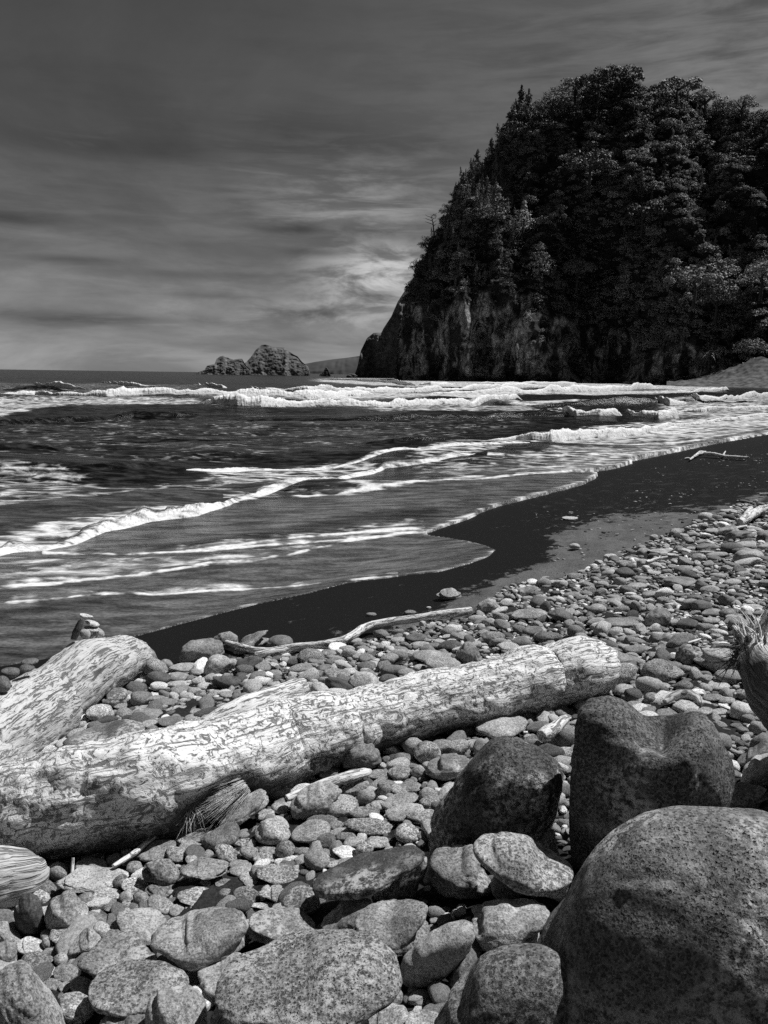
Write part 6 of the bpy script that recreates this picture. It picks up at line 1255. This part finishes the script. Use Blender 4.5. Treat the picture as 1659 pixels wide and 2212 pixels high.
# tuft of dry roots under the log
r = np.random.default_rng(31); t0 = log_t(500)-.20
rt0, dr0 = [], []
for i in range(190):
    a, b = r.uniform(0, 1), r.normal(0, 1)
    p = CAM+ray(528+a*16-8+b*4, 1692+b*7+a*6)*(t0+r.normal(0, .02)); e = CAM+ray(430+a*40+b*14, 1745+b*14)*(t0-.05+r.normal(0, .03))
    rt0.append(p); dr0.append(e-p)
strands('root_tuft', rt0, dr0, .22, .0011, MAT_FIBRE, log, 5, .16, .05)
rt0, dr0 = [], []
for i in range(90):
    p = CAM+ray(415+r.normal(0, 8), 1728+r.normal(0, 5))*(t0-.02+r.normal(0, .015)); e = CAM+ray(412+r.normal(0, 16), 1790+r.normal(0, 6))*(t0-.05)
    rt0.append(p); dr0.append(e-p)
strands('root_tuft', rt0, dr0, .10, .0016, MAT_FIBRE, log, 6, .7, .2)

# ---- the split log at left, in three stepped sheaths
e = obj('split_log', None, None); tag(e, 'thick split log with stepped fibrous layers at the left edge, stones piled on it', 'driftwood log')
A1 = [(40, 1566, 56), (113, 1510, 63), (188, 1450, 65), (234, 1433, 53), (265, 1419, 43), (290, 1416, 34)]
tl = np.array([rest(a, b, c, .9, .02) for a, b, c in A1]); tl = np.linspace(tl[:2].mean(), tl[-3:].mean(), len(A1))
def sheath_shade(u, a): return .05+.30*sm(a, 1.5, 2.4)*(1-sm(a, 3.6, 4.5))  # shade of the underside painted into the sheath colour
trunk, SP, SR, (sst, stt) = limb('trunk', A1, MAT_SHEATH, e, 80, 7.0, ts=tl, rough=.06, per=110, rot_shade=sheath_shade, jag=.05, ends=(.1, .08))
ex = np.polyfit(sst[:, 0], stt, 1)
tf = lambda x: float(np.polyval(ex, x))
A2 = [(-60, 1632, 72), (10, 1582, 76), (62, 1549, 78), (96, 1530, 79)]
limb('sheath', A2, MAT_SHEATH, e, 80, 9.0, ts=np.array([tf(a)-.06 for a, b, c in A2]), rough=.05, per=110, rot_shade=sheath_shade, jag=.05, ends=(.1, .06))
A3 = [(-140, 1690, 68), (-60, 1650, 70), (0, 1612, 66), (40, 1592, 58), (58, 1585, 48)]
limb('sheath', A3, MAT_SHEATH, e, 80, 12.0, ts=np.array([tf(a)-.09 for a, b, c in A3]), rough=.06, per=110, rot_shade=sheath_shade, jag=.05, ends=(.1, .10))
r = np.random.default_rng(77); rt0, dr0 = [], []
for (xa, ya, xb, yb, n, off) in [(105, 1592, 285, 1462, 130, -.06), (70, 1640, 125, 1590, 90, -.12), (0, 1672, 75, 1640, 60, -.16), (95, 1590, 128, 1600, 60, -.12), (270, 1385, 300, 1440, 60, -.02)]:
    for i in range(n):
        u = r.random(); x, y = xa+(xb-xa)*u, ya+(yb-ya)*u-4+r.normal(0, 4)
        p = CAM+ray(x, y)*(tf(x)+off*.7+r.normal(0, .015)); q = CAM+ray(x+r.normal(8, 10), y+r.uniform(8, 22))*(tf(x)+off*.7-.01)
        rt0.append(p); dr0.append(q-p)
strands('fibre_fringe', rt0, dr0, .085, .0030, MAT_FIBRE, e, 8, .5, .3)

# ---- stones on the split log: a little cairn and loose ones
def perch(cx, cy, a, b, rot, tone, label, cat='stone', group='stones balanced on the split log', off=0.0, outline=None, seed=0, name='stone'):
    o = outline if outline is not None else ell(cx, cy, a, b, rot, seed)
    ob = stone(name, MAT_COBBLE, cx, cy, o, 7000+seed, tone, .15, 4, 2, .04, .8, at_t=tf(cx)+off)
    return tag(ob, label, cat, group)
GK = 'stones of the small cairn'
perch(184.4, 1370, 12, 11.5, 0, .24, 'left square block of the cairn, standing on the split log', group=GK, seed=1, off=-.09)
perch(213.6, 1369, 12, 12, 0, .24, 'right square block of the cairn, standing on the split log', group=GK, seed=2, off=-.09)
perch(199.4, 1374.5, 7, 4.5, 0, .26, 'tiny stone chocked between the two blocks of the cairn', group=GK, seed=3, off=-.10)
perch(200, 1358.5, 18, 6.2, 8, .25, 'flat crosspiece laid over the two blocks of the cairn', group=GK, seed=4, off=-.09)
perch(199.4, 1347, 15.5, 7, 18, .28, 'pale flat stone on the crosspiece, second from the top of the cairn', group=GK, seed=5, off=-.09)
perch(185.6, 1331.5, 14.5, 5.6, 14, .33, 'pale flat cap stone on the very top of the cairn', group=GK, seed=6, off=-.09)
sl2 = [(152, 1381), (157, 1363), (169, 1340), (175, 1335), (183, 1338), (178, 1355), (171, 1372), (165, 1383)]
perch(167, 1359, 0, 0, 0, .06, 'black slab leaning upright against the left side of the cairn', group=GK, outline=sl2, seed=7, off=-.09)
perch(22, 1452, 22, 10.5, 0, .075, 'flat black oval stone lying on the split log, nearer the left edge of the pair', seed=8, off=-.14)
perch(58, 1444, 17, 8.5, 0, .07, 'smaller flat black stone right of the flat black oval on the split log', seed=9, off=-.12)
perch(5, 1478, 19, 18, 0, .075, 'black rounded stone cut by the left picture edge on the split log', seed=10, off=-.17)
perch(62, 1430, 20, 8, -8, .08, 'low black stone half hidden behind the small flat black one', seed=11, off=.08)

# ---- smaller driftwood
GD = 'pieces of driftwood on the beach'
o, *_ = limb('driftwood_log', [(-110, 1912, 58), (-40, 1902, 55), (10, 1896, 52), (45, 1893, 47), (64, 1893, 38), (72, 1893, 26)], MAT_SHEATH, None, 56, 15.0, .02, .95, None, .09, 120, ends=(.2, .5), rot_shade=lambda u, a: .35*sm(a, 1.6, 2.4)*(1-sm(a, 3.6, 4.4)))  # underside painted darker, as shade in the wood colour
tag(o, 'pale rounded end of a grooved log at the left edge under the long log', 'driftwood log', GD)
e = obj('branch', None, None); tag(e, 'long thin bleached branch snaking along the upper edge of the cobbles', 'branch', GD)
limb('stem', [(490, 1388, 5), (515, 1396, 6), (545, 1404, 6.5), (580, 1407, 7), (640, 1396, 8), (690, 1392, 8), (740, 1384, 8.5), (765, 1371, 9), (782, 1358, 9.5), (805, 1349, 9), (850, 1342, 8.5), (900, 1336, 8), (940, 1329, 9), (985, 1324, 9), (1018, 1318, 7)], MAT_STICK, e, 16, 18.0, .05, .8, None, .14, 60)
limb('fork', [(552, 1416, 7), (600, 1407, 9), (640, 1400, 9), (690, 1393, 6)], MAT_STICK, e, 16, 19.0, .03, .8, None, .14, 60)
o, *_ = limb('plank', [(620, 1724, 9), (650, 1712, 11), (700, 1693, 13), (760, 1676, 14), (790, 1668, 11), (798, 1665, 6)], MAT_STICK, None, 24, 21.0, .07, .8, None, .07, 140, .7)
tag(o, 'pale splintered plank end sticking out above the broad grey stone', 'plank', GD)
o, *_ = limb('stick', [(245, 1871, 5), (268, 1857, 6), (292, 1842, 6.5), (315, 1822, 5), (338, 1805, 4.5)], MAT_STICK, None, 14, 23.0, .06, .8, None, .16, 160)
tag(o, 'thin broken white stick leaning in the gap under the long log', 'stick', GD)
o, *_ = limb('stick', [(156, 1887, 3.2), (157, 1870, 3), (158, 1853, 2.4)], MAT_STICK, None, 10, 24.0, ts=np.array([rest(156, 1887, 3, .8, .06)]*3), rough=.1, per=200)
tag(o, 'tiny upright twig poking up behind the pale flat slab', 'stick', GD)
o, *_ = limb('driftwood_chunk', [(1170, 1590, 12), (1182, 1584, 15), (1198, 1573, 12.5), (1212, 1560, 11), (1222, 1553, 9)], MAT_STICK, None, 26, 26.0, .08, .8, None, .12, 160)
tag(o, 'short white bone-like chunk of wood between the long log and the notched boulder', 'driftwood', GD)
o, *_ = limb('bark_strip', [(1436, 1516, 5), (1450, 1506, 7), (1470, 1499, 9), (1492, 1500, 9), (1508, 1509, 7), (1514, 1521, 4)], MAT_SHEATH, None, 20, 28.0, .05, .8, None, .08, 140)
tag(o, 'curved strip of grey bark arching over a dark hollow behind the notched boulder', 'bark', GD)
for (pts, lab, sd_) in [
    ([(1486, 1389, 2.2), (1500, 1385, 2.6), (1513, 1380, 1.8)], 'short thin white stick just above the cracked dark boulder', 30.),
    ([(1488, 1195, 2.4), (1510, 1193, 3.4), (1542, 1193, 2.2)], 'straight pale stick lying flat among the far right cobbles', 31.),
    ([(1397, 1214, 3.2), (1418, 1208, 3.6), (1441, 1203, 2.4)], 'short pale stick above the black stone on the cobble ridge', 32.),
    ([(1642, 1068, 2.4), (1670, 1068, 3), (1720, 1067, 2.4)], 'white stick lying on the dark sand at the right picture edge', 33.),
    ([(1575, 1145, 2.6), (1592, 1140, 3), (1612, 1136, 2.2)], 'pale stick beside the peaked slab at far right', 34.)]:
    o, *_ = limb('stick', pts, MAT_STICK, None, 10, sd_, .05, .8, None, .12, 60); tag(o, lab, 'stick', GD)
e = obj('branch', None, None); tag(e, 'forked bleached branch lying on the dark wet sand at right', 'branch', GD)
limb('stem', [(1498, 987, 2.2), (1506, 982, 3.2), (1520, 979, 3.2), (1545, 981, 3.4), (1568, 986, 3), (1616, 989, 2.6)], MAT_STICK, e, 12, 36.0, .06, .8, None, .12, 25)
limb('fork', [(1490, 993, 1.6), (1498, 987, 2.4), (1512, 976, 2.4), (1524, 976, 2)], MAT_STICK, e, 10, 37.0, .07, .8, None, .12, 25)
limb('fork', [(1562, 984, 1.8), (1565, 978, 1.5), (1567, 975, 1.2)], MAT_STICK, e, 8, 38.0, .10, .8, None, .12, 40)
o, *_ = limb('stick', [(1479, 991, 1.6), (1486, 990, 2.4), (1493, 991, 1.6)], MAT_STICK, None, 8, 39.0, .02, .8, None, .2, 40); tag(o, 'small broken bit of wood at the left tip of the forked branch', 'stick', GD)
e = obj('driftwood_root', None, None); tag(e, 'pale branching driftwood root on top of the far right cobble bank', 'driftwood', GD)
limb('root', [(1598, 1128, 6), (1612, 1120, 10), (1626, 1110, 10), (1645, 1100, 7), (1670, 1093, 6)], MAT_STICK, e, 18, 41.0, .08, .8, None, .16, 50)
limb('root', [(1608, 1122, 6), (1616, 1108, 6), (1622, 1098, 4)], MAT_STICK, e, 12, 42.0, .08, .8, None, .16, 50)

# ---- the raised log at the right edge with its splintered root end
e = obj('splintered_log', None, None); tag(e, 'raised log with a splintered spiky root end, casting black shade at right edge', 'driftwood log')
TR = 3.86
rs = [(1620, 1372, 26), (1634, 1398, 38), (1650, 1432, 50), (1692, 1478, 72), (1765, 1525, 100), (1870, 1580, 120), (2060, 1630, 125)]
limb('trunk', rs, MAT_STICK, e, 64, 44.0, ts=np.array([TR, TR, TR-.02, TR-.06, TR-.1, TR-.1, TR-.1]), rough=.14, per=110, jag=.05, rot_shade=lambda u, a: .85*sm(u, .07, .16)*sm(a, .4, 1.0)*(1-sm(a, 4.3, 5.0))-.1, ends=(.5, .2))  # shade painted into the trunk's body and underside, splintered end left pale
r = np.random.default_rng(55)
for mat, n, wd, nm in ((MAT_STICK, 46, .006, 'splinter'), (MAT_FIBRE_DARK, 60, .0045, 'root_fibre')):
    rt0, dr0 = [], []
    for i in range(n):
        a = r.uniform(0, 6.283); x, y = 1625+20*math.cos(a), 1388+22*math.sin(a)
        if nm == 'splinter': q = (x+r.normal(-4, 14), y-r.uniform(20, 50))
        else: x, y = 1606+r.normal(0, 9), 1392+r.uniform(-10, 60)*.6; q = (x-r.uniform(10, 34), y+r.uniform(-14, 34))
        p = CAM+ray(x, y)*(TR-.03+r.normal(0, .03)); qq = CAM+ray(*q)*(TR-.04+r.normal(0, .05)); rt0.append(p); dr0.append(qq-p)
    so = strands(nm, rt0, dr0, .11, wd, mat, e, 9 if nm == 'splinter' else 10, .4, .25 if nm != 'splinter' else -.1)
    if mat is MAT_STICK:
        attr(so.data, 'grain', np.zeros((len(so.data.vertices), 3))+.3, 'FLOAT_VECTOR')
for k, sp in enumerate([[(1655, 1440, 12), (1640, 1470, 8), (1648, 1502, 4)], [(1642, 1360, 8), (1650, 1340, 6), (1656, 1318, 3)], [(1652, 1372, 9), (1662, 1340, 6), (1668, 1310, 3)]]):
    limb('root', sp, MAT_STICK, e, 12, 46.0+k, ts=np.array([TR-.03]*3), rough=.2, per=120)
